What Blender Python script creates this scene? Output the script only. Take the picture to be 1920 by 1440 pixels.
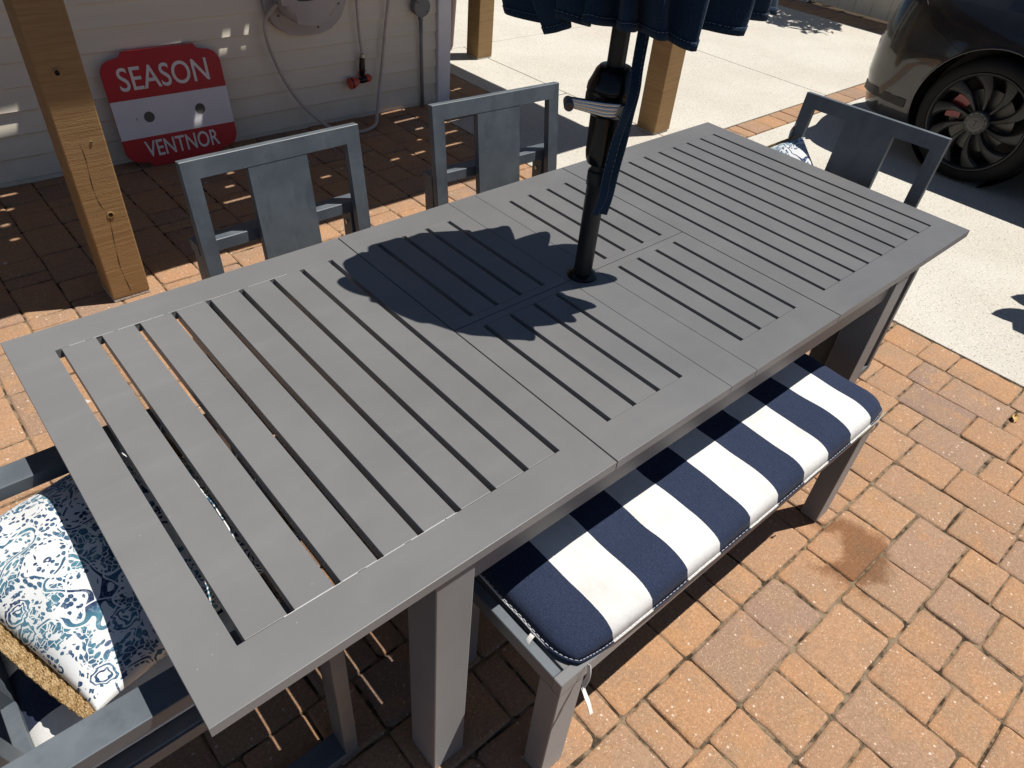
import bpy, bmesh, math, random
from mathutils import Vector, Matrix, Quaternion, noise as mnoise

for o in list(bpy.data.objects):
    bpy.data.objects.remove(o, do_unlink=True)
S = bpy.context.scene
C = S.collection
PI = math.pi
R = math.radians

# ------------------------------------------------------------------ camera
cam_data = bpy.data.cameras.new('camera')
cam = bpy.data.objects.new('camera', cam_data)
C.objects.link(cam)
cam_data.sensor_fit = 'HORIZONTAL'
cam_data.sensor_width = 36.0
cam_data.lens = 36.0 * 1347.0 / 1920.0
cam_data.clip_start = 0.05
cam_data.clip_end = 500
right = Vector((0.753, -0.654, 0.074)).normalized()
fwd = Vector((0.535, 0.541, -0.649)).normalized()
right = (right - fwd * right.dot(fwd)).normalized()
up = right.cross(fwd)
rot = Matrix((right, up, -fwd)).transposed()
cam.matrix_world = Matrix.Translation((-1.22, -1.02, 1.705)) @ rot.to_4x4()
S.camera = cam

# ------------------------------------------------------------------ light
SUN_DIR = Vector((-0.37, 0.16, -1.0)).normalized()          # the way the light travels
w = bpy.data.worlds.new('World')
S.world = w
w.use_nodes = True
wn, wl = w.node_tree.nodes, w.node_tree.links
wn.clear()
sky = wn.new('ShaderNodeTexSky')
sky.sky_type = 'NISHITA'
sky.sun_disc = False
sky.sun_elevation = math.asin(-SUN_DIR.z)
sky.sun_rotation = math.atan2(-SUN_DIR.x, -SUN_DIR.y)
sky.air_density = 0.7
sky.dust_density = 0.2
bg = wn.new('ShaderNodeBackground')
bg.inputs['Strength'].default_value = 0.058
wo = wn.new('ShaderNodeOutputWorld')
wl.new(sky.outputs[0], bg.inputs[0])
wl.new(bg.outputs[0], wo.inputs[0])

sd = bpy.data.lights.new('sun', 'SUN')
sd.energy = 5.0
sd.angle = R(0.35)
sd.color = (1.0, 0.955, 0.895)
sun = bpy.data.objects.new('sun', sd)
C.objects.link(sun)
sun.rotation_euler = SUN_DIR.to_track_quat('-Z', 'Y').to_euler()
sun.location = (4, -3, 8)

S.view_settings.view_transform = 'Standard'
S.view_settings.look = 'None'
S.view_settings.exposure = 0.1
S.view_settings.gamma = 1.0
S.view_settings.use_curve_mapping = False
S.render.engine = 'CYCLES'

rng = random.Random(7)

# ------------------------------------------------------------------ helpers
class NT:
    """small helper for node trees"""
    def __init__(self, name):
        self.m = bpy.data.materials.new(name)
        self.m.use_nodes = True
        self.n = self.m.node_tree.nodes
        self.l = self.m.node_tree.links
        self.n.clear()
        self.out = self.n.new('ShaderNodeOutputMaterial')
        self.b = self.n.new('ShaderNodeBsdfPrincipled')
        self.l.new(self.b.outputs[0], self.out.inputs[0])
        self._tc = None
    def set(self, sock, v):
        if isinstance(v, bpy.types.NodeSocket):
            self.l.new(v, sock)
        elif isinstance(v, (tuple, list)) and len(v) == 3 and sock.type == 'RGBA':
            sock.default_value = (*v, 1)
        elif sock.type == 'RGBA' and isinstance(v, (int, float)):
            sock.default_value = (v, v, v, 1)
        else:
            sock.default_value = v
    def p(self, **kw):
        al = dict(col='Base Color', rough='Roughness', metal='Metallic', spec='Specular IOR Level', coat='Coat Weight',
                  coatr='Coat Roughness', trans='Transmission Weight', ior='IOR', normal='Normal', sheen='Sheen Weight',
                  alpha='Alpha', emis='Emission Color', emiss='Emission Strength')
        for k, v in kw.items():
            self.set(self.b.inputs[al[k]], v)
        return self
    def tc(self, which='Object'):
        if not self._tc:
            self._tc = self.n.new('ShaderNodeTexCoord')
        return self._tc.outputs[which]
    def wpos(self):
        return self.n.new('ShaderNodeNewGeometry').outputs['Position']
    def island(self):
        return self.n.new('ShaderNodeNewGeometry').outputs['Random Per Island']
    def orand(self):
        return self.n.new('ShaderNodeObjectInfo').outputs['Random']
    def map(self, vec, scale=(1, 1, 1), loc=(0, 0, 0), rot=(0, 0, 0)):
        n = self.n.new('ShaderNodeMapping')
        self.l.new(vec, n.inputs[0])
        n.inputs['Scale'].default_value = scale
        n.inputs['Location'].default_value = loc
        n.inputs['Rotation'].default_value = rot
        return n.outputs[0]
    def noise(self, vec, scale, detail=3, rough=.55, col=False):
        n = self.n.new('ShaderNodeTexNoise')
        self.set(n.inputs['Vector'], vec)
        n.inputs['Scale'].default_value = scale
        n.inputs['Detail'].default_value = detail
        n.inputs['Roughness'].default_value = rough
        return n.outputs['Color' if col else 'Fac']
    def voro(self, vec, scale, out='Distance', feature='F1', rand=1.0):
        n = self.n.new('ShaderNodeTexVoronoi')
        n.feature = feature
        self.set(n.inputs['Vector'], vec)
        n.inputs['Scale'].default_value = scale
        n.inputs['Randomness'].default_value = rand
        return n.outputs[out]
    def math(self, op, a, b=0.0, c=None, clamp=False):
        n = self.n.new('ShaderNodeMath')
        n.operation = op
        n.use_clamp = clamp
        self.set(n.inputs[0], a)
        self.set(n.inputs[1], b)
        if c is not None:
            self.set(n.inputs[2], c)
        return n.outputs[0]
    def ss(self, v, lo, hi):
        n = self.n.new('ShaderNodeMapRange')
        n.interpolation_type = 'SMOOTHSTEP'
        self.set(n.inputs[0], v)
        n.inputs[1].default_value = lo
        n.inputs[2].default_value = hi
        return n.outputs[0]
    def mr(self, v, a, b, c, d):
        n = self.n.new('ShaderNodeMapRange')
        self.set(n.inputs[0], v)
        for i, x in enumerate((a, b, c, d)):
            n.inputs[i + 1].default_value = x
        return n.outputs[0]
    def mix(self, f, a, b, mode='MIX'):
        n = self.n.new('ShaderNodeMix')
        n.data_type = 'RGBA'
        n.blend_type = mode
        self.set(n.inputs['Factor'], f)
        self.set(n.inputs[6], a)
        self.set(n.inputs[7], b)
        return n.outputs[2]
    def ramp(self, v, stops, interp='LINEAR'):
        n = self.n.new('ShaderNodeValToRGB')
        self.set(n.inputs[0], v)
        cr = n.color_ramp
        cr.interpolation = interp
        while len(cr.elements) < len(stops):
            cr.elements.new(.5)
        for e, (p, c) in zip(cr.elements, stops):
            e.position = p
            e.color = (*c, 1)
        return n.outputs[0]
    def sep(self, vec):
        n = self.n.new('ShaderNodeSeparateXYZ')
        self.set(n.inputs[0], vec)
        return n.outputs
    def bump(self, h, strength=.3, dist=.002, normal=None):
        n = self.n.new('ShaderNodeBump')
        n.inputs['Strength'].default_value = strength
        n.inputs['Distance'].default_value = dist
        self.set(n.inputs['Height'], h)
        if normal is not None:
            self.set(n.inputs['Normal'], normal)
        return n.outputs[0]

MAT = {}

def simple(name, col, rough=.5, metal=0.0, spec=.5, coat=0.0, var=.12, vscale=8, bump=0.0, bscale=200):
    t = NT(name)
    n = t.noise(t.wpos(), vscale, 4)
    k = t.mr(n, .25, .75, 1 - var, 1 + var)
    t.p(col=t.mix(1.0, col, t.mix(0.0, k, k), 'MULTIPLY'), rough=rough, metal=metal, spec=spec, coat=coat)
    if bump:
        t.p(normal=t.bump(t.noise(t.wpos(), bscale, 2), bump, .001))
    MAT[name] = t.m
    return t

# --- materials -----------------------------------------------------
def mat_table():
    t = NT('table_paint')
    p = t.wpos()
    dust = t.noise(p, 5, 5, .6)
    fine = t.noise(p, 900, 2)
    smear = t.noise(t.map(p, (1.2, 6, 1)), 3, 4)
    c = t.mix(t.ss(dust, .3, .75), (.203, .203, .202), (.224, .223, .221))
    c = t.mix(t.math('MULTIPLY', t.ss(smear, .5, .75), .14), c, (.305, .299, .289))
    spk = t.math('LESS_THAN', t.voro(p, 26), .035)
    c = t.mix(t.math('MULTIPLY', spk, .35), c, (.45, .44, .42))
    t.p(col=c, rough=t.mr(dust, .3, .7, .40, .47), spec=.5,
        normal=t.bump(t.math('ADD', fine, t.math('MULTIPLY', t.noise(p, 220, 2), 2.0)), .10, .0006))
    t.b.inputs['Diffuse Roughness'].default_value = 1.0
    MAT['table'] = t.m
mat_table()

def mat_chair():
    t = NT('chair_paint')
    p = t.wpos()
    a = t.noise(p, 9, 6, .65)
    c = t.mix(t.ss(a, .34, .7), (.092, .110, .127), (.132, .153, .170))
    run = t.noise(t.map(p, (1, 1, .25)), 22, 4)
    c = t.mix(t.math('MULTIPLY', t.ss(run, .55, .72), .45), c, (.062, .074, .087))
    grime = t.math('LESS_THAN', t.voro(p, 70), t.mr(t.noise(p, 4, 2), .45, .75, 0, .22))
    c = t.mix(t.math('MULTIPLY', grime, .6), c, (.03, .035, .04))
    t.p(col=c, rough=t.mr(a, .3, .7, .42, .56), spec=.5, normal=t.bump(t.noise(p, 500, 2), .08, .0006))
    MAT['chair'] = t.m
mat_chair()

def mat_paver():
    t = NT('paver_stone')
    p = t.wpos()
    rnd = t.math('FRACT', t.math('ADD', t.orand(), t.island()))
    base = t.ramp(rnd, [(0, (.440, .248, .130)), (.25, (.420, .242, .136)), (.45, (.380, .228, .136)), (.7, (.430, .256, .148)), (.86, (.340, .221, .152)), (1, (.295, .198, .148))])
    blot = t.noise(p, 7, 4, .6)
    c = t.mix(t.math('MULTIPLY', t.ss(blot, .45, .62), .65), base, (.345, .226, .142))
    c = t.mix(t.math('MULTIPLY', t.ss(t.noise(t.map(p, (1, 1, 1), (5, 7, 1)), 11, 3, .6), .52, .64), .45), c, (.450, .250, .122))
    c = t.mix(t.math('MULTIPLY', t.ss(t.noise(p, 2.3, 3), .5, .7), .35), c, (.30, .20, .14))
    grain = t.noise(p, 260, 3, .7)
    c = t.mix(1.0, c, t.mix(grain, (.55, .55, .55), (1.45, 1.45, 1.45)), 'MULTIPLY')
    g2 = t.noise(p, 120, 4, .75)
    c = t.mix(1.0, c, t.mix(t.ss(g2, .3, .7), (.84, .83, .82), (1.15, 1.15, 1.15)), 'MULTIPLY')
    vd = t.voro(p, 190)
    vc = t.sep(t.voro(p, 190, 'Color'))[0]
    sp = t.math('MULTIPLY', t.math('LESS_THAN', vd, .26), t.math('GREATER_THAN', vc, .80))
    c = t.mix(t.math('MULTIPLY', sp, .75), c, (.72, .56, .40))
    vd2 = t.voro(p, 62)
    vc2 = t.sep(t.voro(p, 62, 'Color'))[1]
    sp2 = t.math('MULTIPLY', t.math('LESS_THAN', vd2, .20), t.math('GREATER_THAN', vc2, .86))
    c = t.mix(t.math('MULTIPLY', sp2, .7), c, (.74, .62, .50))
    pits = t.math('MULTIPLY', t.math('LESS_THAN', t.voro(p, 150, 'Distance'), .16), t.math('LESS_THAN', t.sep(t.voro(p, 150, 'Color'))[2], .25))
    c = t.mix(t.math('MULTIPLY', pits, .6), c, (.16, .10, .06))
    # pale droppings, rare and irregular
    warp = t.mix(.035, p, t.noise(p, 40, 3, col=True))
    dr = t.math('MULTIPLY', t.math('LESS_THAN', t.voro(warp, 9.5), .085), t.math('GREATER_THAN', t.sep(t.voro(warp, 9.5, 'Color'))[0], .72))
    c = t.mix(t.math('MULTIPLY', dr, .7), c, (.66, .64, .58))
    # water mark: a crescent on the bench side
    x, y, z = t.sep(p)
    wob = t.math('ADD', t.math('MULTIPLY', t.math('SUBTRACT', t.noise(p, 8, 5, .65), .5), .16), t.math('MULTIPLY', t.math('SUBTRACT', rnd, .5), .035))
    def dist(cx, cy):
        dx = t.math('SUBTRACT', x, cx); dy = t.math('SUBTRACT', y, cy)
        return t.math('ADD', t.math('SQRT', t.math('ADD', t.math('MULTIPLY', dx, dx), t.math('MULTIPLY', dy, dy))), wob)
    wet = t.math('MULTIPLY', t.ss(dist(.445, -.716), .052, .085), t.math('SUBTRACT', 1.0, t.ss(dist(.490, -.785), .100, .150)))
    c = t.mix(t.math('MULTIPLY', wet, .9), c, t.mix(1.0, c, (.50, .40, .32), 'MULTIPLY'))
    t.p(col=c, rough=.88, spec=.25, normal=t.bump(t.math('ADD', t.noise(p, 300, 4, .7), t.math('MULTIPLY', t.noise(p, 60, 3), .8)), .7, .0022))
    MAT['paver'] = t.m
mat_paver()

def mat_concrete():
    t = NT('exposed_concrete')
    p = t.wpos()
    n = t.noise(p, 1.6, 5, .6)
    c = t.mix(t.ss(n, .3, .7), (.530, .502, .440), (.585, .560, .497))
    c = t.mix(t.math('MULTIPLY', t.ss(t.noise(p, .9, 3), .52, .66), .4), c, (.56, .50, .43))
    g = t.noise(p, 105, 4, .75)
    c = t.mix(1.0, c, t.mix(t.ss(g, .3, .7), (.85, .845, .83), (1.12, 1.12, 1.12)), 'MULTIPLY')
    vd = t.voro(p, 95); vc = t.sep(t.voro(p, 95, 'Color'))
    dk = t.math('MULTIPLY', t.math('LESS_THAN', vd, .30), t.math('GREATER_THAN', vc[0], .66))
    c = t.mix(t.math('MULTIPLY', dk, .72), c, (.20, .17, .14))
    lt = t.math('MULTIPLY', t.math('LESS_THAN', vd, .40), t.math('LESS_THAN', vc[1], .20))
    c = t.mix(t.math('MULTIPLY', lt, .6), c, (.74, .68, .56))
    st = t.noise(t.map(p, (1, 1, 1), (3, 1, 0)), 3.0, 4, .6)
    c = t.mix(t.math('MULTIPLY', t.ss(st, .6, .75), .22), c, (.36, .32, .27))
    t.p(col=c, rough=.9, spec=.2, normal=t.bump(t.math('ADD', t.noise(p, 320, 2), vd), .4, .0015))
    MAT['concrete'] = t.m
mat_concrete()

def mat_wood():
    t = NT('post_paint')
    p = t.tc('Object')
    saw = t.noise(t.map(p, (3, 3, 60)), 2.2, 4, .6)
    big = t.noise(p, 5, 4)
    c = t.mix(t.ss(saw, .3, .7), (.285, .175, .074), (.350, .222, .100))
    c = t.mix(t.math('MULTIPLY', t.ss(big, .5, .75), .5), c, (.26, .155, .066))
    t.p(col=c, rough=.62, spec=.35, normal=t.bump(t.math('ADD', t.math('MULTIPLY', saw, 1.6), t.noise(p, 160, 2)), .35, .0025))
    MAT['wood'] = t.m
mat_wood()

def mat_siding():
    t = NT('vinyl_siding')
    p = t.wpos()
    n = t.noise(t.map(p, (.6, .6, 6)), 3, 4)
    c = t.mix(t.ss(n, .3, .7), (.78, .715, .58), (.82, .76, .63))
    z = t.sep(p)[2]
    splash = t.math('MULTIPLY', t.math('SUBTRACT', 1.0, t.ss(z, .0, .3)), t.noise(p, 12, 4))
    c = t.mix(t.math('MULTIPLY', splash, .5), c, (.38, .33, .27))
    gr = t.noise(t.map(p, (8, 8, 60)), 4, 3)
    t.p(col=c, rough=.5, spec=.35, normal=t.bump(gr, .12, .001))
    MAT['siding'] = t.m
mat_siding()

def fabric_bump(t, p, s=900):
    a = t.noise(t.map(p, (1, .25, 1)), s, 2)
    b = t.noise(t.map(p, (.25, 1, 1)), s, 2)
    return t.math('ADD', a, b)

def mat_stripe(name, axis, width, phase):
    t = NT(name)
    p = t.tc('Object')
    x = t.sep(p)[axis]
    wob = t.math('MULTIPLY', t.math('SUBTRACT', t.noise(p, 300, 2), .5), .0012)
    f = t.math('FRACT', t.math('ADD', t.math('DIVIDE', t.math('ADD', x, wob), 2 * width), phase))
    is_w = t.math('GREATER_THAN', f, .5)
    den = t.noise(t.map(p, (1, .4, 1)), 1150, 2, .7)
    den2 = t.noise(t.map(p, (.4, 1, 1)), 1150, 2, .7)
    d = t.math('MULTIPLY', t.math('ADD', den, den2), .5)
    navy = t.mix(t.ss(d, .38, .64), (.010, .015, .038), (.042, .058, .105))
    dirt = t.noise(p, 9, 5, .65)
    white = t.mix(t.ss(dirt, .48, .78), (.70, .695, .67), (.60, .59, .555))
    c = t.mix(is_w, navy, white)
    t.p(col=c, rough=.9, spec=.15, sheen=.05, normal=t.bump(fabric_bump(t, p), .35, .0012, t.bump(t.noise(p, 14, 3), .25, .012)))
    MAT[name] = t.m
mat_stripe('stripe_bench', 0, .1131, .752)
mat_stripe('stripe_seat', 1, .118, .62)

def mat_umbrella():
    t = NT('umbrella_cloth')
    p = t.tc('Object')
    d = t.noise(p, 700, 2, .7)
    c = t.mix(t.ss(d, .35, .68), (.006, .018, .040), (.022, .050, .092))
    fade = t.noise(p, 6, 4)
    c = t.mix(t.math('MULTIPLY', t.ss(fade, .5, .75), .4), c, (.028, .058, .098))
    t.p(col=c, rough=.88, spec=.15, sheen=.08, normal=t.bump(fabric_bump(t, p, 600), .4, .0012))
    MAT['canopy'] = t.m
mat_umbrella()

def mat_paisley():
    t = NT('paisley_print')
    p0 = t.map(t.tc('Object'), (1.25, 1.25, 1.25))
    p = t.mix(.035, p0, t.noise(p0, 9, 2, col=True))
    def AND(a, b): return t.math('MULTIPLY', a, b)
    def OR(a, b): return t.math('MAXIMUM', a, b)
    def NOT(a): return t.math('SUBTRACT', 1.0, a)
    # medallions: scalloped rings with a flower at the heart
    dA = t.voro(p, 11.0)
    cA = t.sep(t.voro(p, 11.0, 'Color'))
    scal = t.math('MULTIPLY', t.math('SINE', t.math('MULTIPLY', t.noise(p, 34, 1), 22)), .022)
    dS = t.math('ADD', dA, scal)
    rings = t.math('GREATER_THAN', t.math('SINE', t.math('MULTIPLY', dS, 84)), -.15)
    med = t.math('LESS_THAN', dS, .34)
    medh = t.math('LESS_THAN', dS, .385)
    use = t.math('GREATER_THAN', cA[0], .60)
    # fill patterns
    beads = t.math('LESS_THAN', t.voro(p, 88, rand=.7), .45)
    leaves = t.math('LESS_THAN', t.voro(t.map(p, (1, .5, 1), rot=(0, 0, .7)), 105, rand=.85), .47)
    seeds = t.math('LESS_THAN', t.voro(t.map(p, (.42, 1, 1), rot=(0, 0, -.5)), 115, rand=.8), .48)
    cells = t.math('GREATER_THAN', t.voro(p, 74, 'Distance', 'DISTANCE_TO_EDGE'), .055)
    dP = t.voro(p, 30)
    petals = AND(t.math('LESS_THAN', dP, .40), t.math('GREATER_THAN', t.math('SINE', t.math('MULTIPLY', dP, 46)), -.25))
    zone = t.noise(p0, 9, 1.5)
    pat = t.mix(t.math('GREATER_THAN', zone, .44), petals, beads)
    pat = t.mix(t.math('GREATER_THAN', zone, .50), pat, leaves)
    pat = t.mix(t.math('GREATER_THAN', zone, .545), pat, cells)
    pat = t.mix(t.math('GREATER_THAN', zone, .60), pat, seeds)
    # white breathing space between the motifs, beaded outlines along it
    z2 = t.math('ABSOLUTE', t.math('SUBTRACT', t.noise(t.map(p0, (1, 1, 1), (4, 2, 0)), 6.5, 1.5), .5))
    pat = t.mix(t.math('LESS_THAN', z2, .024), pat, 0.0)
    stem = t.math('LESS_THAN', z2, .011)
    pat = OR(pat, stem)
    zb = t.math('ABSOLUTE', t.math('SUBTRACT', zone, .50))
    pat = t.mix(t.math('LESS_THAN', zb, .010), pat, 0.0)
    pat = t.mix(AND(use, medh), pat, 0.0)
    pat = t.mix(AND(use, med), pat, rings)
    hue = t.noise(p0, 8.5, 2)
    ink = t.ramp(hue, [(.30, (.012, .018, .055)), (.44, (.028, .050, .120)), (.53, (.050, .125, .205)), (.62, (.080, .215, .275)), (.74, (.085, .085, .190))])
    ink = t.mix(t.ss(t.noise(p0, 120, 2), .48, .72), ink, t.mix(.30, ink, (.55, .65, .72)))
    slub = t.noise(t.map(p0, (2, 40, 1)), 30, 2)
    white = t.mix(slub, (.66, .68, .68), (.74, .75, .75))
    c = t.mix(pat, white, ink)
    t.p(col=c, rough=.85, spec=.15, normal=t.bump(fabric_bump(t, p0), .25, .001))
    MAT['paisley'] = t.m
mat_paisley()

def mat_jute():
    t = NT('jute_braid')
    p = t.wpos()
    v = t.voro(t.map(p, (1, 1, 1)), 260, rand=.5)
    c = t.mix(t.ss(v, .15, .6), (.52, .36, .18), (.24, .15, .065))
    c = t.mix(t.ss(t.noise(p, 60, 3), .4, .7), c, t.mix(.5, c, (.62, .47, .27)))
    t.p(col=c, rough=.95, spec=.1, normal=t.bump(t.math('SUBTRACT', 1.0, v), .9, .003))
    MAT['jute'] = t.m
mat_jute()

def mat_car():
    t = NT('car_paint')
    p = t.tc('Object')
    fl = t.noise(p, 2500, 1)
    dust = t.noise(p, 4, 5, .6)
    c = t.mix(t.ss(fl, .45, .7), (.010, .0105, .012), (.024, .025, .028))
    c = t.mix(t.math('MULTIPLY', t.ss(dust, .45, .8), .10), c, (.20, .18, .15))
    t.p(col=c, metal=.35, rough=t.mr(dust, .3, .7, .28, .40), coat=1.0, coatr=t.mr(dust, .3, .8, .02, .10))
    MAT['car'] = t.m
mat_car()

def mat_soil():
    t = NT('soil')
    p = t.wpos()
    t.p(col=t.mix(t.noise(p, 30, 6, .7), (.035, .026, .018), (.10, .075, .05)), rough=1.0, spec=.1, normal=t.bump(t.noise(p, 80, 4), .8, .01))
    MAT['soil'] = t.m
mat_soil()

def mat_sand():
    t = NT('joint_sand')
    p = t.wpos()
    g = t.noise(p, 22, 5, .65)
    c = t.mix(t.ss(g, .38, .60), (.045, .035, .024), (.27, .20, .13))
    c = t.mix(t.math('MULTIPLY', t.ss(t.noise(p, 3, 3), .58, .66), .25), c, (.07, .07, .035))
    c = t.mix(1.0, c, t.mix(t.noise(p, 500, 2), (.6, .6, .6), (1.4, 1.4, 1.4)), 'MULTIPLY')
    t.p(col=c, rough=1.0, spec=.05, normal=t.bump(t.noise(p, 350, 3), .8, .003))
    MAT['sand'] = t.m
mat_sand()

simple('black_plastic', (.005, .005, .006), .22, spec=.4, var=.2, vscale=20)
simple('black_metal', (.020, .021, .023), .45, spec=.4, var=.3, vscale=14, bump=.15, bscale=150)
simple('chrome', (.62, .61, .59), .22, metal=1.0, var=.1)
simple('steel', (.45, .45, .44), .35, metal=1.0, var=.15)
simple('tyre', (.010, .010, .010), .75, spec=.3, var=.25, vscale=30, bump=.2)
simple('rim', (.034, .035, .036), .40, metal=.5, var=.15)
simple('disc', (.10, .098, .095), .45, metal=.9)
simple('caliper', (.26, .006, .007), .35, coat=.5)
simple('car_glass', (.006, .007, .009), .04, spec=.8, coat=.6, var=.05)
simple('car_trim', (.012, .012, .013), .5)
simple('tail_lamp', (.12, .006, .008), .12, coat=1.0)
simple('sign_red', (.50, .012, .024), .38, var=.1, vscale=4)
simple('sign_white', (.80, .79, .82), .4, var=.05)
simple('letter_white', (.82, .80, .77), .45, var=.05)
simple('hole_dark', (.055, .055, .045), .8)
simple('hole_muted', (.13, .13, .105), .8)
simple('knot_dark', (.012, .007, .004), .95)
simple('trim_white', (.78, .77, .80), .45, var=.06)
simple('reel_gray', (.42, .395, .39), .5, var=.08)
simple('hose', (.50, .44, .40), .4, var=.12, vscale=25)
simple('box_gray', (.185, .195, .20), .5, var=.1)
simple('pipe_gray', (.22, .23, .245), .45, metal=.35, var=.15)
simple('orange_plastic', (.62, .075, .04), .4, var=.1)
simple('maroon', (.105, .032, .040), .5, var=.12, vscale=4)
simple('white_cord', (.74, .72, .68), .8, var=.1, bump=.3)
simple('white_piping', (.70, .70, .68), .85)
simple('pale_thread', (.30, .33, .38), .85)
simple('fence_vinyl', (.60, .56, .47), .5, var=.06, vscale=3)
simple('leaf_green', (.055, .105, .028), .5, var=.35, vscale=6)
simple('bark', (.12, .085, .055), .9, var=.3, bump=.6, bscale=40)
simple('terracotta', (.34, .14, .07), .8)
simple('dry_leaf', (.50, .33, .12), .7, var=.25, vscale=60)
simple('roof_paint', (.10, .065, .035), .7)
simple('house_wall', (.56, .53, .46), .7)
simple('umbrella_iron', (.03, .031, .034), .5)
simple('knob_gray', (.10, .11, .13), .4)
simple('knob_brown', (.12, .06, .04), .6)
simple('seam_pale', (.62, .61, .59), .6)
simple('cap_pale', (.42, .42, .35), .5)
simple('hub_gray', (.105, .104, .100), .45, metal=.3)
simple('red_tag', (.45, .03, .03), .6)

def M(n):
    return MAT[n]

# --- geometry helpers ---------------------------------------------
def bm_new():
    return bmesh.new()

def obj(name, bm, mat, parent=None, loc=None, smooth=False, rot=None):
    me = bpy.data.meshes.new(name)
    bm.normal_update()
    bm.to_mesh(me)
    bm.free()
    if smooth:
        for f in me.polygons:
            f.use_smooth = True
        if smooth is not True:
            me.set_sharp_from_angle(angle=R(smooth))
    for m in (mat if isinstance(mat, (list, tuple)) else [mat]):
        me.materials.append(MAT[m] if isinstance(m, str) else m)
    o = bpy.data.objects.new(name, me)
    C.objects.link(o)
    if parent is not None:
        o.parent = parent
    if loc is not None:
        o.location = loc
    if rot is not None:
        o.rotation_euler = rot
    return o

def tag(o, label, cat, group=None):
    o['label'] = label
    o['category'] = cat
    if group:
        o['group'] = group
    return o

def thing(name, label, cat, loc=(0, 0, 0), rz=0.0, group=None):
    o = bpy.data.objects.new(name, None)
    o.empty_display_size = .1
    C.objects.link(o)
    o.location = loc
    o.rotation_euler = (0, 0, rz)
    return tag(o, label, cat, group)

def struct(o):
    o['kind'] = 'structure'
    return o

def copy_tree(root):
    r = root.copy()
    C.objects.link(r)
    for ch in list(root.children):
        c = ch.copy()
        C.objects.link(c)
        c.parent = r
        for g in list(ch.children):
            d = g.copy()
            C.objects.link(d)
            d.parent = c
    return r

def add_box(bm, x0, x1, y0, y1, z0, z1, bev=0.0, mat=None, seg=1):
    v = [bm.verts.new(p) for p in ((x0, y0, z0), (x1, y0, z0), (x1, y1, z0), (x0, y1, z0), (x0, y0, z1), (x1, y0, z1), (x1, y1, z1), (x0, y1, z1))]
    fs = [bm.faces.new([v[i] for i in q]) for q in ((3, 2, 1, 0), (4, 5, 6, 7), (0, 1, 5, 4), (1, 2, 6, 5), (2, 3, 7, 6), (3, 0, 4, 7))]
    if bev:
        es = list({e for f in fs for e in f.edges})
        bmesh.ops.bevel(bm, geom=es, offset=bev, segments=seg, profile=.5, affect='EDGES')
    return v

def box(x0, x1, y0, y1, z0, z1, bev=0.0, seg=1, mtx=None):
    bm = bm_new()
    add_box(bm, x0, x1, y0, y1, z0, z1, bev, seg=seg)
    if mtx is not None:
        bmesh.ops.transform(bm, matrix=mtx, verts=bm.verts)
    return bm

def xf(bm, mtx):
    bmesh.ops.transform(bm, matrix=mtx, verts=bm.verts)
    return bm

def smooth_path(pts, n=8):
    P = [Vector(p) for p in pts]
    P = [P[0] * 2 - P[1]] + P + [P[-1] * 2 - P[-2]]
    out = []
    for i in range(1, len(P) - 2):
        a, b, c, d = P[i - 1:i + 3]
        for k in range(n):
            t = k / n
            out.append(.5 * ((2 * b) + (c - a) * t + (2 * a - 5 * b + 4 * c - d) * t * t + (3 * b - a - 3 * c + d) * t ** 3))
    out.append(P[-2])
    return out

def add_tube(bm, pts, r, segs=10, caps=True, rad=None):
    pts = [Vector(p) for p in pts]
    rings = []
    n0 = None
    for i, p in enumerate(pts):
        t = (pts[min(i + 1, len(pts) - 1)] - pts[max(i - 1, 0)]).normalized()
        if n0 is None:
            n0 = t.orthogonal().normalized()
        else:
            n0 = (n0 - t * n0.dot(t)).normalized()
        b = t.cross(n0)
        rr = rad[i] if rad else r
        rings.append([bm.verts.new(p + (n0 * math.cos(2 * PI * k / segs) + b * math.sin(2 * PI * k / segs)) * rr) for k in range(segs)])
    for a, c in zip(rings, rings[1:]):
        for k in range(segs):
            bm.faces.new((a[k], a[(k + 1) % segs], c[(k + 1) % segs], c[k]))
    if caps:
        bm.faces.new(rings[0][::-1])
        bm.faces.new(rings[-1])

def tube(pts, r, segs=10, rad=None):
    bm = bm_new()
    add_tube(bm, pts, r, segs, True, rad)
    return bm

def lathe(profile, segs=32, caps=True):
    """profile: (r, z) from bottom to top"""
    bm = bm_new()
    rings = [[bm.verts.new((r * math.cos(2 * PI * k / segs), r * math.sin(2 * PI * k / segs), z)) for k in range(segs)] for r, z in profile]
    for a, b in zip(rings, rings[1:]):
        for k in range(segs):
            bm.faces.new((a[k], a[(k + 1) % segs], b[(k + 1) % segs], b[k]))
    if caps:
        bm.faces.new(rings[0][::-1])
        bm.faces.new(rings[-1])
    return bm

def prism(outline, z0, z1, bev=0.0):
    bm = bm_new()
    a = [bm.verts.new((x, y, z0)) for x, y in outline]
    b = [bm.verts.new((x, y, z1)) for x, y in outline]
    n = len(a)
    bm.faces.new(a[::-1])
    top = bm.faces.new(b)
    for i in range(n):
        bm.faces.new((a[i], a[(i + 1) % n], b[(i + 1) % n], b[i]))
    if bev:
        bmesh.ops.bevel(bm, geom=list(top.edges), offset=bev, segments=2, profile=.5, affect='EDGES')
    return bm

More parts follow.
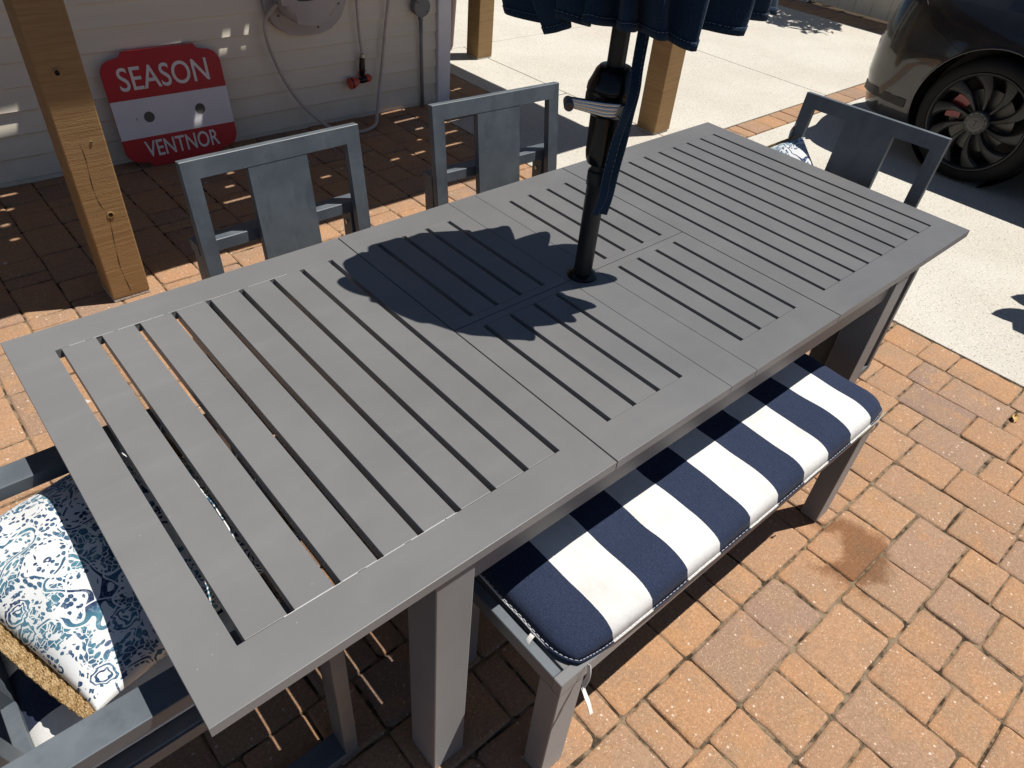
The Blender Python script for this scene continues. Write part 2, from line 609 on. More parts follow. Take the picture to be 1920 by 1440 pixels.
def add_ribbon(bm, pts, side, width, thick):
    """flat band along pts; side = list of width directions"""
    rings = []
    for i, p in enumerate(pts):
        p = Vector(p)
        t = (Vector(pts[min(i + 1, len(pts) - 1)]) - Vector(pts[max(i - 1, 0)])).normalized()
        s = Vector(side[i] if isinstance(side, list) else side)
        s = (s - t * s.dot(t)).normalized()
        n = t.cross(s)
        hw, ht = width / 2, thick / 2
        rings.append([bm.verts.new(p + s * a * hw + n * b * ht) for a, b in ((-1, -1), (1, -1), (1, 1), (-1, 1))])
    for a, c in zip(rings, rings[1:]):
        for k in range(4):
            bm.faces.new((a[k], a[(k + 1) % 4], c[(k + 1) % 4], c[k]))
    bm.faces.new(rings[0][::-1])
    bm.faces.new(rings[-1])

def cushion_bm(a, b, h, nu=36, nv=20, p=6.0, seam=-.25, power=.38, corner=.05, sag=None, wrinkle=0.0, seed=0):
    """stuffed box cushion, half sizes a, b, thickness h, z from 0 (bottom) to h"""
    bm = bm_new()
    top, bot = {}, {}
    for i in range(nu + 1):
        for j in range(nv + 1):
            u = -math.cos(PI * i / nu) * .35 + (2 * i / nu - 1) * .65
            v = -math.cos(PI * j / nv) * .35 + (2 * j / nv - 1) * .65
            e = max(0.0, (1 - abs(u) ** p) * (1 - abs(v) ** p)) ** power
            x = a * u * (1 - corner * abs(v) ** 6)
            y = b * v * (1 - corner * (a / b if a > b else 1) * .5 * abs(u) ** 10)
            zs = h * (.5 + seam)
            wr = 0.0
            if wrinkle:
                wr = wrinkle * mnoise.noise(Vector((u * a * 14 + seed, v * b * 14, seed))) * e
            s = sag(u, v) if sag else 0.0
            top[i, j] = bm.verts.new((x, y, zs + (h - zs) * e + wr + s))
            edge = i in (0, nu) or j in (0, nv)
            bot[i, j] = top[i, j] if edge else bm.verts.new((x, y, zs - zs * min(1, e * 1.3) + s * .5))
    for i in range(nu):
        for j in range(nv):
            q = ((i, j), (i + 1, j), (i + 1, j + 1), (i, j + 1))
            bm.faces.new([top[k] for k in q])
            try:
                bm.faces.new([bot[k] for k in reversed(q)])
            except ValueError:
                pass
    rim = [(i, 0) for i in range(nu)] + [(nu, j) for j in range(nv)] + [(i, nv) for i in range(nu, 0, -1)] + [(0, j) for j in range(nv, 0, -1)]
    return bm, [top[k].co.copy() for k in rim]

# ------------------------------------------------------------------ ground
struct(obj('ground', box(-60, 60, -60, 60, -.40, -.16), 'soil'))
struct(obj('garden_bed', box(7.05, 13.5, -8.8, 11.0, -.159, -.014), 'soil'))
struct(obj('patio_bed', box(-3.2, 2.6, -2.2, 4.6, -.159, -.0070), 'sand'))
patio = bpy.data.objects['patio_bed']

# pavers, laid in bands of one width with mixed lengths
def camera_px(p):
    d = Vector(p) - cam.matrix_world.translation
    z = d.dot(fwd)
    if z < .05:
        return None
    return (960 + 1347 * d.dot(right) / z, 720 - 1347 * d.dot(up) / z, z)

PV = []
LEN = (.0815, .122, .163, .163, .2445, .2445)
prng = random.Random(21)
def band(axis, w0, w1, l0, l1, breaks=None):
    cur = l0
    cuts = [l0]
    bl = sorted(breaks or [])
    bi = 0
    while cur < l1 - .02:
        if bi < len(bl) and cur >= bl[0] - 1e-6:
            nxt = [b for b in bl if b > cur + 1e-6]
            if nxt:
                cur = nxt[0]
                cuts.append(cur)
                continue
        L = prng.choice(LEN)
        nx = cur + L
        if bl and cur < bl[0] and nx > bl[0] - .06:
            nx = bl[0]
        if nx > l1 - .06:
            nx = l1
        cuts.append(nx)
        cur = nx
    for a, b in zip(cuts, cuts[1:]):
        PV.append((a, b, w0, w1) if axis == 'x' else (w0, w1, a, b))
known = {-.848: [-.155, .080, .247, .411, .655, .826], -1.011: [-.155, .0, .0865, .325, .408, .576, .826]}
for k in range(10):
    y0 = -1.011 + .163 * k
    band('x', y0, y0 + .163, -2.2, .826, next((v for kk, v in known.items() if abs(kk - y0) < .01), None))
xe = [.826, .991, 1.155, 1.317, 1.487, 1.656, 1.822]
kb = [[-1.095, -.932, -.686], [-1.085, -.850, -.689], [-1.0, -.895, -.646, -.546], [-.935, -.771, -.524, -.399], [-.855, -.606, -.487, -.318], [-.82, -.570, -.445, -.285]]
for i in range(6):
    band('y', xe[i], xe[i + 1], -2.1, 1.36, kb[i])
kc = {1: [-1.26, -1.011], 2: [-1.3, -1.176, -1.011], 3: [-1.298, -1.135, -1.011], 4: [-1.174, -1.011], 5: [-1.3, -1.135, -1.011], 0: [-1.26, -1.095, -1.011]}
for k in range(-13, 6):
    x0 = .0045 + .1643 * (k - 1) if k > 0 else .0045 + .1643 * (k - 1)
    x1 = x0 + .1643 if k < 5 else .826
    band('y', x0, x1, -2.1, -1.011, kc.get(k))
x0 = -2.2
while x0 < 1.5:
    x1 = min(x0 + .163, 1.52) if x0 + .163 < 1.47 else 1.52
    band('y', x0, x1, .619 if x1 < .83 else 1.36, 2.95)
    x0 = x1
for k in range(3):
    band('y', 1.52 + .19 * k, 1.52 + .19 * (k + 1), 2.56, 4.4)

def paver_bm(lx, ly, seed, th=.055):
    r = random.Random(seed)
    g = .0010 + r.random() * .0011
    hx, hy = lx / 2 - g, ly / 2 - g
    rc = .006 + .007 * r.random()
    pts = []
    for cx, cy, a0 in ((hx, hy, 0), (-hx, hy, 90), (-hx, -hy, 180), (hx, -hy, 270)):
        rr = rc * (.6 + .9 * r.random())
        for k in range(3):
            a = R(a0 + 45 * k)
            pts.append(((cx - math.copysign(rr, cx)) + rr * math.cos(a), (cy - math.copysign(rr, cy)) + rr * math.sin(a)))
    # a wobbly mid point on each side
    out = []
    n = len(pts)
    for i, p in enumerate(pts):
        out.append(Vector((p[0] + r.uniform(-.0014, .0012), p[1] + r.uniform(-.0012, .0014))))
        if i % 3 == 2:
            q = pts[(i + 1) % n]
            m = Vector(((p[0] + q[0]) / 2, (p[1] + q[1]) / 2))
            m += Vector((math.copysign(1, m.x) if abs(m.x) / hx > abs(m.y) / hy else 0, math.copysign(1, m.y) if abs(m.x) / hx <= abs(m.y) / hy else 0)) * r.uniform(-.0028, .0008)
            out.append(m)
    bm = bm_new()
    rings = []
    cz = 0.0
    for s, z in ((0.0, -th), (0.0, -.0075), (.0016, -.0036), (.0050, -.0011), (.0110, -.0002)):
        rings.append([bm.verts.new((p.x - math.copysign(min(s, abs(p.x)), p.x), p.y - math.copysign(min(s, abs(p.y)), p.y), z + (r.uniform(-.0009, .0004) if z > -.006 else 0))) for p in out])
    for a, b in zip(rings, rings[1:]):
        for k in range(len(a)):
            bm.faces.new((a[k], a[(k + 1) % len(a)], b[(k + 1) % len(a)], b[k]))
    bm.faces.new(rings[-1])
    return bm

def vis_rank(q):
    cx, cy = (q[0] + q[1]) / 2, (q[2] + q[3]) / 2
    px = camera_px((cx, cy, 0))
    if px is None or not (-70 < px[0] < 1990 and -50 < px[1] < 1520):
        return -1
    area = (q[1] - q[0]) * (q[3] - q[2]) / px[2] ** 2 * 1e4
    cw = cam.matrix_world.translation
    t = (.74 - cw.z) / (0 - cw.z)
    hx, hy = cw.x + (cx - cw.x) * t, cw.y + (cy - cw.y) * t
    if abs(hx) < 1.15 and abs(hy) < .46:
        area *= .02
    return area
PV.sort(key=vis_rank, reverse=True)
pmesh = {}
stuff_bm = bm_new()
for i, q in enumerate(PV):
    lx, ly = q[1] - q[0], q[3] - q[2]
    r = random.Random(i * 13 + 5)
    z = r.uniform(-.0035, .0025)
    tx, ty = r.gauss(0, .006), r.gauss(0, .006)
    cx, cy = (q[0] + q[1]) / 2 + r.uniform(-.0012, .0012), (q[2] + q[3]) / 2 + r.uniform(-.0012, .0012)
    rz = r.gauss(0, .006)
    if i < 300:
        key = (round(lx, 2), round(ly, 2), r.randrange(4))
        if key not in pmesh:
            o = obj('paver', paver_bm(lx, ly, hash(key) & 0xffff), 'paver', patio, smooth=30)
            pmesh[key] = o.data
        else:
            o = bpy.data.objects.new('paver', pmesh[key])
            C.objects.link(o)
            o.parent = patio
        o.location = (cx, cy, z)
        o.rotation_euler = (tx, ty, rz + (PI if r.random() < .5 else 0))
    else:
        b = paver_bm(lx, ly, i)
        xf(b, Matrix.Translation((cx, cy, z)) @ Matrix.Rotation(rz, 4, 'Z') @ Matrix.Rotation(tx, 4, 'X') @ Matrix.Rotation(ty, 4, 'Y'))
        tm = bpy.data.meshes.new('tmp')
        b.to_mesh(tm)
        b.free()
        stuff_bm.from_mesh(tm)
        bpy.data.meshes.remove(tm)
rest = obj('far_pavers', stuff_bm, 'paver', patio, smooth=30)
rest['kind'] = 'stuff'

# concrete drive
drive = struct(obj('driveway_base', box(1.40, 14, -9, 12, -.158, -.102), 'sand'))
def slab(x0, x1, y0, y1, seed):
    bm = box(x0 + .003, x1 - .003, y0 + .003, y1 - .003, -.10, 0.0, .004, 2)
    return obj('concrete_slab', bm, 'concrete', drive)
# patio side of the drive is x = 1.825; a stretcher course of bricks crosses it at y = 1.36 .. 1.53
ys = [-8.8, -5.6, -2.2, 1.355]
for a, b in zip(ys, ys[1:]):
    for c, d in ((1.825, 4.35), (4.35, 6.60)):
        slab(c, d, a, b, 0)
for c, d, a, b in ((1.525, 2.57, 1.535, 2.55), (2.57, 4.35, 1.535, 3.74), (4.35, 6.60, 1.535, 3.74), (2.095, 2.57, 2.555, 3.74), (2.095, 4.35, 3.74, 7.5), (4.35, 6.60, 3.74, 7.5)):
    slab(c, d, a, b, 1)
# brick course
x = 1.83
br = random.Random(3)
def brick(x0, x1, y0, y1, sd):
    o = obj('brick', paver_bm(x1 - x0, y1 - y0, sd), 'paver', drive, ((x0 + x1) / 2, (y0 + y1) / 2, br.uniform(-.001, .0025)), 30)
    return o
marks = [1.83, 2.03, 2.27, 2.50, 2.73, 2.93, 3.07, 3.17, 3.36, 3.555, 3.70, 3.82, 4.05, 4.28, 4.49, 4.74, 4.95, 5.15, 5.38, 5.60, 5.85, 6.10, 6.35, 6.6]
for i, (a, b) in enumerate(zip(marks, marks[1:])):
    brick(a, b, 1.362, 1.530, 900 + i)
# brick band along the far edge, in two courses
yy = -2.0
k = 0
while yy < 5.8:
    L = br.choice((.163, .21, .24))
    brick(6.61, 6.825, yy, yy + L, 1200 + k)
    brick(6.825, 7.04, yy + .08, yy + .08 + L, 1400 + k)
    yy += L
    k += 1

# ------------------------------------------------------------------ house wall
WA = Vector((-.865, 2.945, 0))
WD = Vector((2.615, -.090, 0)).normalized()
wall_rot = math.atan2(WD.y, WD.x)
WN = Vector((WD.y, -WD.x, 0))        # towards the patio
house = thing('house', 'cream house corner with lapped siding in the shade of the pergola', 'house', (WA.x + .865 * WD.x, WA.y + .865 * WD.y, 0), wall_rot)
def W(s, z, off=0.0):
    """point on the wall: s metres along it (s = world x at the sign), height z, off in front"""
    q = house.location + WD * s + WN * off
    return Vector((q.x, q.y, z))
S_END = 1.655
obj('wall', box(-4.0, 1.742, .02, 4.5, -.155, 3.2), 'house_wall', house)
lap = .1045
zb = .02
for k in range(27):
    z0 = zb + k * lap
    bm = bm_new()
    n = 10
    rows = []
    for i in range(n + 1):
        xx = -4.0 + (S_END + 4.0) * i / n
        wv = .0012 * mnoise.noise(Vector((xx * 2.3, k * 1.7, 0)))
        rows.append([bm.verts.new(p) for p in ((xx, .018, z0 + lap + .004), (xx, .011 + wv * .3, z0 + lap + .004), (xx, -.0034 + wv, z0 + .006), (xx, -.0048 + wv, z0 + .001), (xx, -.003, z0 - .002), (xx, .018, z0 - .002))])
    for a, b in zip(rows, rows[1:]):
        for q in range(5):
            bm.faces.new((a[q], b[q], b[q + 1], a[q + 1]))
    bmesh.ops.recalc_face_normals(bm, faces=bm.faces)
    obj('siding_board', bm, 'siding', house, smooth=35)
obj('corner_trim', box(S_END + .002, 1.752, -.022, .018, .0, 3.0, .003), 'trim_white', house)
obj('corner_return', box(1.7445, 1.770, .0185, .10, .0, 3.0, .003), 'trim_white', house)
obj('starter_strip', box(-4.0, S_END, -.001, .0185, -.005, .0165), 'siding', house)

# ------------------------------------------------------------------ pergola
perg = thing('pergola', 'brown timber pergola on square posts, shading the house wall', 'pergola', (0, 0, 0))
def post(x, y, w=.14, h=2.29, loc_seed=0):
    bm = bm_new()
    nz = 14
    add_box(bm, -w / 2, w / 2, -w / 2, w / 2, 0, h, .005, seg=2)
    return obj('post', bm, 'wood', perg, (x, y, .012))
p1 = post(-.693, 1.762)
p2 = post(2.533, 3.490)
p3 = post(2.590, 1.775, .150)
for p in (p1, p2, p3):
    w2 = .069
    obj('post_foot', box(-w2, w2, -w2, w2, -.012, -.0005, .002), 'concrete', p)
# knots, a drying crack and a splinter on the near post
def knot(x, z, r):
    bm = lathe([(r * 1.9, 0), (r * 1.75, .0018), (r * 1.25, .0024), (r * 1.0, .0006)], 18, caps=False)
    o = obj('knot_ring', bm, 'wood', p1, (x, -.0705, z), smooth=True, rot=(R(90), 0, 0))
    bm = bm_new()
    rr = random.Random(int(z * 100))
    vs = [bm.verts.new((r * (.55 + .6 * rr.random()) * math.cos(2 * PI * k / 11), r * (.7 + .7 * rr.random()) * math.sin(2 * PI * k / 11), 0)) for k in range(11)]
    c = bm.verts.new((0, 0, -.003))
    for k in range(11):
        bm.faces.new((vs[k], vs[(k + 1) % 11], c))
    obj('knot_hole', bm, 'knot_dark', p1, (x, -.0727, z), rot=(R(90), 0, 0))
knot(.012, .345, .0072)
knot(-.012, .85, .0080)
knot(.022, .615, .003)
crack = smooth_path([(.000, -.0702, .02), (-.010, -.0702, .12), (-.006, -.0702, .21), (.002, -.0702, .30), (.005, -.0702, .345), (-.012, -.0702, .40), (-.016, -.0702, .47), (-.010, -.0702, .56), (-.013, -.0702, .62)], 6)
bm = bm_new()
prev = None
for i, p in enumerate(crack):
    hw = .0007 + .0004 * math.sin(i * .9) + .0004 * mnoise.noise(Vector((i * .4, 0, 0)))
    pr = (bm.verts.new((p.x - hw, -.0708, p.z)), bm.verts.new((p.x + hw, -.0708, p.z)))
    if prev:
        bm.faces.new((prev[0], prev[1], pr[1], pr[0]))
    prev = pr
obj('crack', bm, 'knot_dark', p1)
# beams and roof boards: the boards leave narrow slits that throw the light dashes
ZR = 2.45
obj('beam', box(-4.0, 3.05, 1.70, 1.825, 2.305, 2.448, .004), 'wood', perg)
obj('beam', box(1.78, 3.05, 3.42, 3.56, 2.305, 2.448, .004), 'wood', perg)
rows = [1.858, 2.008, 2.153, 2.308, 2.458, 2.592]
DX = .37 * ZR
slits = [
    [(-.063, .09), (.464, .53), (.898, .964), (1.043, 1.14), (1.258, 1.417)],
    [(-.95, -.907), (.01, .066), (1.185, 1.222), (1.375, 1.489)],
    [(-.953, -.908), (.083, .131), (1.278, 1.343), (1.488, 1.609)],
    [(-.918, -.854), (.20, .235), (1.226, 1.413)],
    [(-.883, -.803), (.0, .05), (1.227, 1.414)],
    [(.022 - DX, .118 - DX), (.55 - DX, .83 - DX), (1.026 - DX, 1.08 - DX), (1.143 - DX, 1.252 - DX), (1.882, 1.972)],
]
XL, XR = -4.0, 3.14
edges = [1.42, 1.63] + rows + [2.75, 2.9, 3.05, 3.2, 3.4, 3.6, 3.8]
GAP = .0092
for a, b in zip(edges, edges[1:]):
    ga = GAP if a in rows else .0
    gb = GAP if b in rows else .0
    obj('roof_board', box(XL, XR, a + ga, b - gb - .0005, ZR, ZR + .035), 'roof_paint', perg)
for yk, sl in zip(rows, slits):  # unseen strips added to close the slits except where light dashes should fall
    cur = XL
    for s0, s1 in sorted(sl):
        obj('slit_filler', box(cur, s0 + DX, yk - GAP + .0005, yk + GAP - .0005, ZR + .001, ZR + .034), 'roof_paint', perg)
        cur = s1 + DX
    obj('slit_filler', box(cur, XR, yk - GAP + .0005, yk + GAP - .0005, ZR + .001, ZR + .034), 'roof_paint', perg)

# ------------------------------------------------------------------ far fence, tree
fence = thing('fence', 'pale vinyl fence panel at the far edge of the concrete drive', 'fence', (7.12, 0, 0))
for k in range(5):
    y0 = -3.75 + 2.4 * k
    obj('fence_post', box(-.06, .06, y0 - .06, y0 + .06, -.15, 1.52, .006), 'fence_vinyl', fence)
for k in range(4):
    y0 = -3.75 + 2.4 * k + .065
    y1 = y0 + 2.27
    obj('fence_rail', box(-.025, .025, y0, y1, .045, .18, .004), 'fence_vinyl', fence)
    obj('fence_rail', box(-.025, .025, y0, y1, 1.22, 1.30, .004), 'fence_vinyl', fence)
    obj('fence_rail', box(-.025, .025, y0, y1, 1.42, 1.47, .004), 'fence_vinyl', fence)
    n = 12
    for i in range(n):
        a = y0 + (y1 - y0) * i / n
        b = y0 + (y1 - y0) * (i + 1) / n
        obj('fence_board', box(-.048, -.0255, a + .0012, b - .0012, .022, 1.24, .003), 'fence_vinyl', fence)
    for i in range(16):
        a = y0 + (y1 - y0) * (i + .35) / 16
        obj('lattice_slat', box(-.010, .010, a, a + .055, 1.30, 1.42), 'fence_vinyl', fence)

def leaf_cloud(bm, centre, rad, n, size, seed, flat=1.0):
    r = random.Random(seed)
    for _ in range(n):
        while True:
            p = Vector((r.uniform(-1, 1), r.uniform(-1, 1), r.uniform(-1, 1)))
            if .15 < p.length < 1:
                break
        p = Vector((p.x * rad[0], p.y * rad[1], p.z * rad[2])) + Vector(centre)
        d = Vector((r.gauss(0, 1), r.gauss(0, 1), r.gauss(0, .6))).normalized()
        s = d.cross(Vector((r.gauss(0, 1), r.gauss(0, 1), r.gauss(0, 1)))).normalized()
        L = size * r.uniform(.6, 1.3)
        wd = L * .28
        a, b = p, p + d * L
        m1 = p + d * L * .45 + s * wd
        m2 = p + d * L * .45 - s * wd
        v = [bm.verts.new(q) for q in (a, m1, b, m2)]
        bm.faces.new(v)

tree = thing('tree', 'leafy tree behind the far fence whose shade dapples the drive', 'tree', (8.65, 3.45, -.16))
obj('trunk', tube(smooth_path([(0, 0, 0), (.03, -.02, .9), (-.05, .03, 1.8), (-.2, -.05, 2.6)], 4), .09, 10, [.13 - .003 * i for i in range(13)]), 'bark', tree, smooth=True)
bm = bm_new()
lr = random.Random(4)
for _ in range(26):
    c = (lr.uniform(-1.5, .9), lr.uniform(-1.1, 1.0), lr.uniform(2.55, 4.1))
    leaf_cloud(bm, c, (.36, .36, .22), 170, .13, lr.randrange(9999))
obj('crown', bm, 'leaf_green', tree)
# limbs reach the clumps
for i in range(6):
    a = i * 1.05
    obj('limb', tube(smooth_path([(-.15, -.04, 2.4), (-.15 + .5 * math.cos(a), .5 * math.sin(a), 2.8), (-.3 + 1.0 * math.cos(a), .95 * math.sin(a), 3.4)], 4), .03, 7, [.05 - .005 * q for q in range(9)]), 'bark', tree, smooth=True)

# ------------------------------------------------------------------ dining table
TZ = .74
TH = .022
table = thing('dining_table', 'long gray slatted metal dining table with a furled umbrella through it', 'table', (0, 0, 0))
def tpiece(name, x0, x1, y0, y1, z0=TZ - TH, z1=TZ, bev=.0009):
    return obj(name, box(x0, x1, y0, y1, z0, z1, bev, 2), 'table', table)
J = .00055          # half joint
SW = .006           # half slot width
def ring_bm(x0, x1, y0, y1, a0, a1, b0, b1, z0, z1):
    bm = bm_new()
    def loop(z):
        o_ = [bm.verts.new(p + (z,)) for p in ((x0, y0), (x1, y0), (x1, y1), (x0, y1))]
        i_ = [bm.verts.new(p + (z,)) for p in ((a0, b0), (a1, b0), (a1, b1), (a0, b1))]
        return o_, i_
    (o0_, i0_), (o1_, i1_) = loop(z0), loop(z1)
    for k in range(4):
        j = (k + 1) % 4
        bm.faces.new((o1_[k], o1_[j], i1_[j], i1_[k]))
        bm.faces.new((o0_[j], o0_[k], i0_[k], i0_[j]))
        bm.faces.new((o0_[k], o0_[j], o1_[j], o1_[k]))
        bm.faces.new((i0_[j], i0_[k], i1_[k], i1_[j]))
    es = [e for e in bm.edges if abs(e.verts[0].co.z - z1) < 1e-6 and abs(e.verts[1].co.z - z1) < 1e-6 and len(e.link_faces) == 2 and abs(e.link_faces[0].normal.dot(e.link_faces[1].normal)) < .5] if False else []
    bm.normal_update()
    es = [e for e in bm.edges if abs(e.verts[0].co.z - z1) < 1e-6 and abs(e.verts[1].co.z - z1) < 1e-6 and abs(e.calc_face_angle(0)) > 1]
    bmesh.ops.bevel(bm, geom=es, offset=.0010, segments=2, profile=.5, affect='EDGES')
    return bm
for sgn in (-1, 1):
    def px(a, b):
        return (a, b) if sgn > 0 else (-b, -a)
    xin = .4115
    xs = [.4835 + .0778 * i for i in range(9)]
    x0, x1 = px(xin, 1.19)
    h0, h1 = px(xs[0] - SW, xs[-1] + SW)
    obj('panel_frame', ring_bm(x0, x1, -.5, .5, h0, h1, -.4135, .4135, TZ - TH, TZ), 'table', table)
    for i in range(8):
        a, b = px(xs[i] + SW, xs[i + 1] - SW)
        tpiece('slat', a, b, -.4127, .4127, TZ - .027)
    # fold-out leaf: two halves
    for s in (-1, 1):
        ya, yb = (.0012, .5) if s > 0 else (-.5, -.0012)
        def py(c, d):
            return (c, d) if s > 0 else (-d, -c)
        xl = [.1135, .188, .2635, .340]
        x0, x1 = px(.0485, .4085)
        h0, h1 = px(xl[0] - SW, xl[-1] + SW)
        c, d = py(.0225, .4135)
        obj('leaf_frame', ring_bm(x0, x1, ya, yb, h0, h1, c, d, TZ - TH, TZ), 'table', table)
        for i in range(3):
            a, b = px(xl[i] + SW, xl[i + 1] - SW)
            tpiece('slat', a, b, c + .0006, d - .0006, TZ - .027)
tpiece('centre_board', -.0475, .0475, .0012, .5)
tpiece('centre_board', -.0475, .0475, -.5, -.0012)
def worn(x0, x1, y, n_, sd):
    r_ = random.Random(sd)
    cur = x0
    bm = bm_new()
    while cur < x1:
        L = r_.uniform(.02, .10)
        hw = r_.uniform(.00022, .00048)
        add_box(bm, cur, min(cur + L, x1), y - hw, y + hw, TZ - .0015, TZ + .0002)
        cur += L + r_.uniform(.0, .02)
    o = obj('worn_seam', bm, 'seam_pale', table)
    o['kind'] = 'stuff'
worn(-1.085, -.60, .4134, 1, 1)
worn(-1.04, -.72, -.4134, 1, 2)
# underframe
for s in (-1, 1):
    y0, y1 = (.463, .486) if s > 0 else (-.486, -.463)
    obj('apron', box(-.745, .745, y0, y1, .647, TZ - TH - .0012, .0015), 'table', table)
    x0, x1 = (.768, .792) if s > 0 else (-.792, -.768)
    obj('apron', box(x0, x1, -.41, .41, .655, TZ - .0282, .0015), 'table', table)
    for t_ in (-1, 1):
        x0, x1 = (.746, .826) if s > 0 else (-.826, -.746)
        y0, y1 = (.412, .497) if t_ > 0 else (-.497, -.412)
        obj('leg', box(x0, x1, y0, y1, 0.004, TZ - TH - .0012, .002, 2), 'table', table)
    x0, x1 = (.400, .424) if s > 0 else (-.424, -.400)
    obj('cross_bar', box(x0, x1, -.462, .462, .675, TZ - .0282, .0015), 'table', table)
# end overhang is carried by rails under the sides
for s in (-1, 1):
    for t_ in (-1, 1):
        a, b = (.827, 1.10) if s > 0 else (-1.10, -.827)
        y0, y1 = (.455, .485) if t_ > 0 else (-.485, -.455)
        obj('slide_rail', box(a, b, y0, y1, .690, TZ - TH - .0012, .0015), 'table', table)

# ------------------------------------------------------------------ umbrella
umb = thing('patio_umbrella', 'furled navy umbrella standing through the middle of the table', 'umbrella', (0, 0, 0))
obj('base_plate', lathe([(.23, .004), (.235, .012), (.225, .03), (.06, .055), (.04, .16), (.032, .17)], 40), 'umbrella_iron', umb, smooth=40)
obj('pole', tube([(0, 0, .06), (0, 0, 2.03)], .0195, 28), 'black_metal', umb, smooth=40)
obj('pole_sleeve', lathe([(.0228, .10), (.0228, .985), (.0252, .988), (.0252, 1.018), (.0236, 1.022), (.020, 1.024)], 32), 'black_metal', umb, smooth=40)
obj('table_ring', lathe([(.024, TZ + .0005), (.038, TZ + .0008), (.0385, TZ + .005), (.034, TZ + .009), (.0245, TZ + .012)], 36), 'black_plastic', umb, smooth=40)
hous = obj('crank_housing', lathe([(.021, 1.040), (.031, 1.041), (.0345, 1.050), (.0370, 1.065), (.0378, 1.12), (.0382, 1.150), (.0420, 1.152), (.0500, 1.158), (.0545, 1.166), (.0545, 1.192), (.0530, 1.196), (.0530, 1.199), (.0545, 1.202), (.0530, 1.213), (.0460, 1.228), (.0400, 1.243), (.033, 1.251), (.020, 1.253)], 40), 'black_plastic', umb, smooth=35)
Lf = Vector((-.755, .656, 0))       # along the crank, away from the housing
Tc = Vector((-.65, -.76, 0))        # out of the housing towards the patio corner
o0 = Tc * .064 + Vector((0, 0, 1.182))
bm = bm_new()
for off, rr in ((-.0105, .0052), (-.0035, .0062), (.0035, .0062), (.0105, .0052)):
    add_tube(bm, [o0 + Lf * (-.022) + Vector((0, 0, off * 1.0)), o0 + Lf * .02 + Vector((0, 0, off)), o0 + Lf * .094 + Vector((0, 0, off * .55 + .010))], rr, 12)
crank = obj('crank_handle', bm, 'chrome', umb, smooth=50)
bm = tube([o0 + Lf * -.020 + Tc * -.004, o0 + Lf * -.020 + Tc * .0085], .0150, 24)
obj('crank_boss', bm, 'chrome', crank, smooth=40)
obj('boss_cap', tube([o0 + Lf * -.020 + Tc * .0086, o0 + Lf * -.020 + Tc * .0095], .0125, 24), 'cap_pale', crank, smooth=40)
bm = tube([Tc * .04 + Vector((0, 0, 1.182)) + Lf * -.02, o0 + Lf * -.020 + Tc * -.003], .010, 16)
obj('crank_axle', bm, 'black_plastic', crank, smooth=40)
kp = o0 + Lf * .097 + Vector((0, 0, .010))
obj('crank_knob', tube([kp - Tc * .010, kp + Tc * .0, kp + Tc * .026, kp + Tc * .032], .0105, 20, [.0095, .0102, .0106, .0088]), 'knob_gray', crank, smooth=40)
obj('knob_cap', tube([kp + Tc * .0315, kp + Tc * .0335], .0055, 16), 'knob_brown', crank, smooth=40)

# canopy: a loosely closed cone with deep folds
NT_, NZ = 220, 30
bm = bm_new()
crng = random.Random(11)
ZTOP = 1.99
folds = 15
fa = [(k + crng.uniform(-.30, .30)) * 2 * PI / folds + .35 for k in range(folds)]
fd = [crng.uniform(.82, 1.12) for k in range(folds)]
fh = [crng.uniform(-.028, .022) for k in range(folds)]
fl = [crng.uniform(-.10, .10) for k in range(folds)]
ANG = [-172, -137, -102, -68, -32, -17, 21, 67, 110, 133, 158]
ENV = [(0.0, [.175, .200, .235, .250, .295, .345, .340, .285, .275, .185, .170]),
       (.25, [.150, .175, .225, .255, .285, .315, .325, .290, .318, .310, .190]),
       (.50, [.130, .150, .190, .225, .260, .280, .280, .255, .285, .285, .180]),
       (.75, [.085, .095, .120, .145, .165, .175, .185, .190, .190, .170, .110]),
       (1.0, [.030] * 11)]
def env(th, s):
    d = (math.degrees(th) + 172) % 360 - 172
    k = 0
    while k < 10 and d >= ANG[k + 1]:
        k += 1
    a0 = ANG[k]
    a1 = ANG[k + 1] if k < 10 else ANG[0] + 360
    f = (d - a0) / (a1 - a0)
    f = f * f * (3 - 2 * f)
    j = min(3, int(s / .25))
    g = s / .25 - j
    def lv(row):
        return row[k] + (row[(k + 1) % 11] - row[k]) * f
    return lv(ENV[j][1]) * (1 - g) + lv(ENV[j + 1][1]) * g
def canopy_pt(th, s):
    """s 0 at the hem .. 1 at the top"""
    lob = 0.0
    lift = 0.0
    for a, d, h, l in zip(fa, fd, fh, fl):
        dd = (th - a + l * math.sin(9 * s) * .6 + PI) % (2 * PI) - PI
        g = math.exp(-(dd / .165) ** 2)
        lob = max(lob, g * d)
        lift += g * h
    depth = .44 * (1 - s) ** .5
    wig = .018 * math.sin(23 * th + 3 * s) + .010 * math.sin(41 * th + 1.3)
    r = env(th, s) * (1.0 - depth + depth * min(1.0, lob) + wig * (1 - s))
    r = max(r, .024)
    z0 = 1.352 + .030 * math.cos(th + R(41)) + .002 * math.cos(th + R(131)) + lift - .007 * math.sin(3 * th + 1)
    z = z0 + (ZTOP - z0) * s
    off = Vector((.012, -.012, 0)) * (1 - s)
    # folds lean round the pole as they rise
    th2 = th + .16 * math.sin(4 * th + 5 * s) * (1 - s) * .5
    return Vector((r * math.cos(th2), r * math.sin(th2), z)) + off
rows_ = []
for j in range(NZ + 1):
    s = (j / NZ) ** 1.15
    rows_.append([bm.verts.new(canopy_pt(2 * PI * i / NT_, s)) for i in range(NT_)])
for a, b in zip(rows_, rows_[1:]):
    for i in range(NT_):
        bm.faces.new((a[i], a[(i + 1) % NT_], b[(i + 1) % NT_], b[i]))
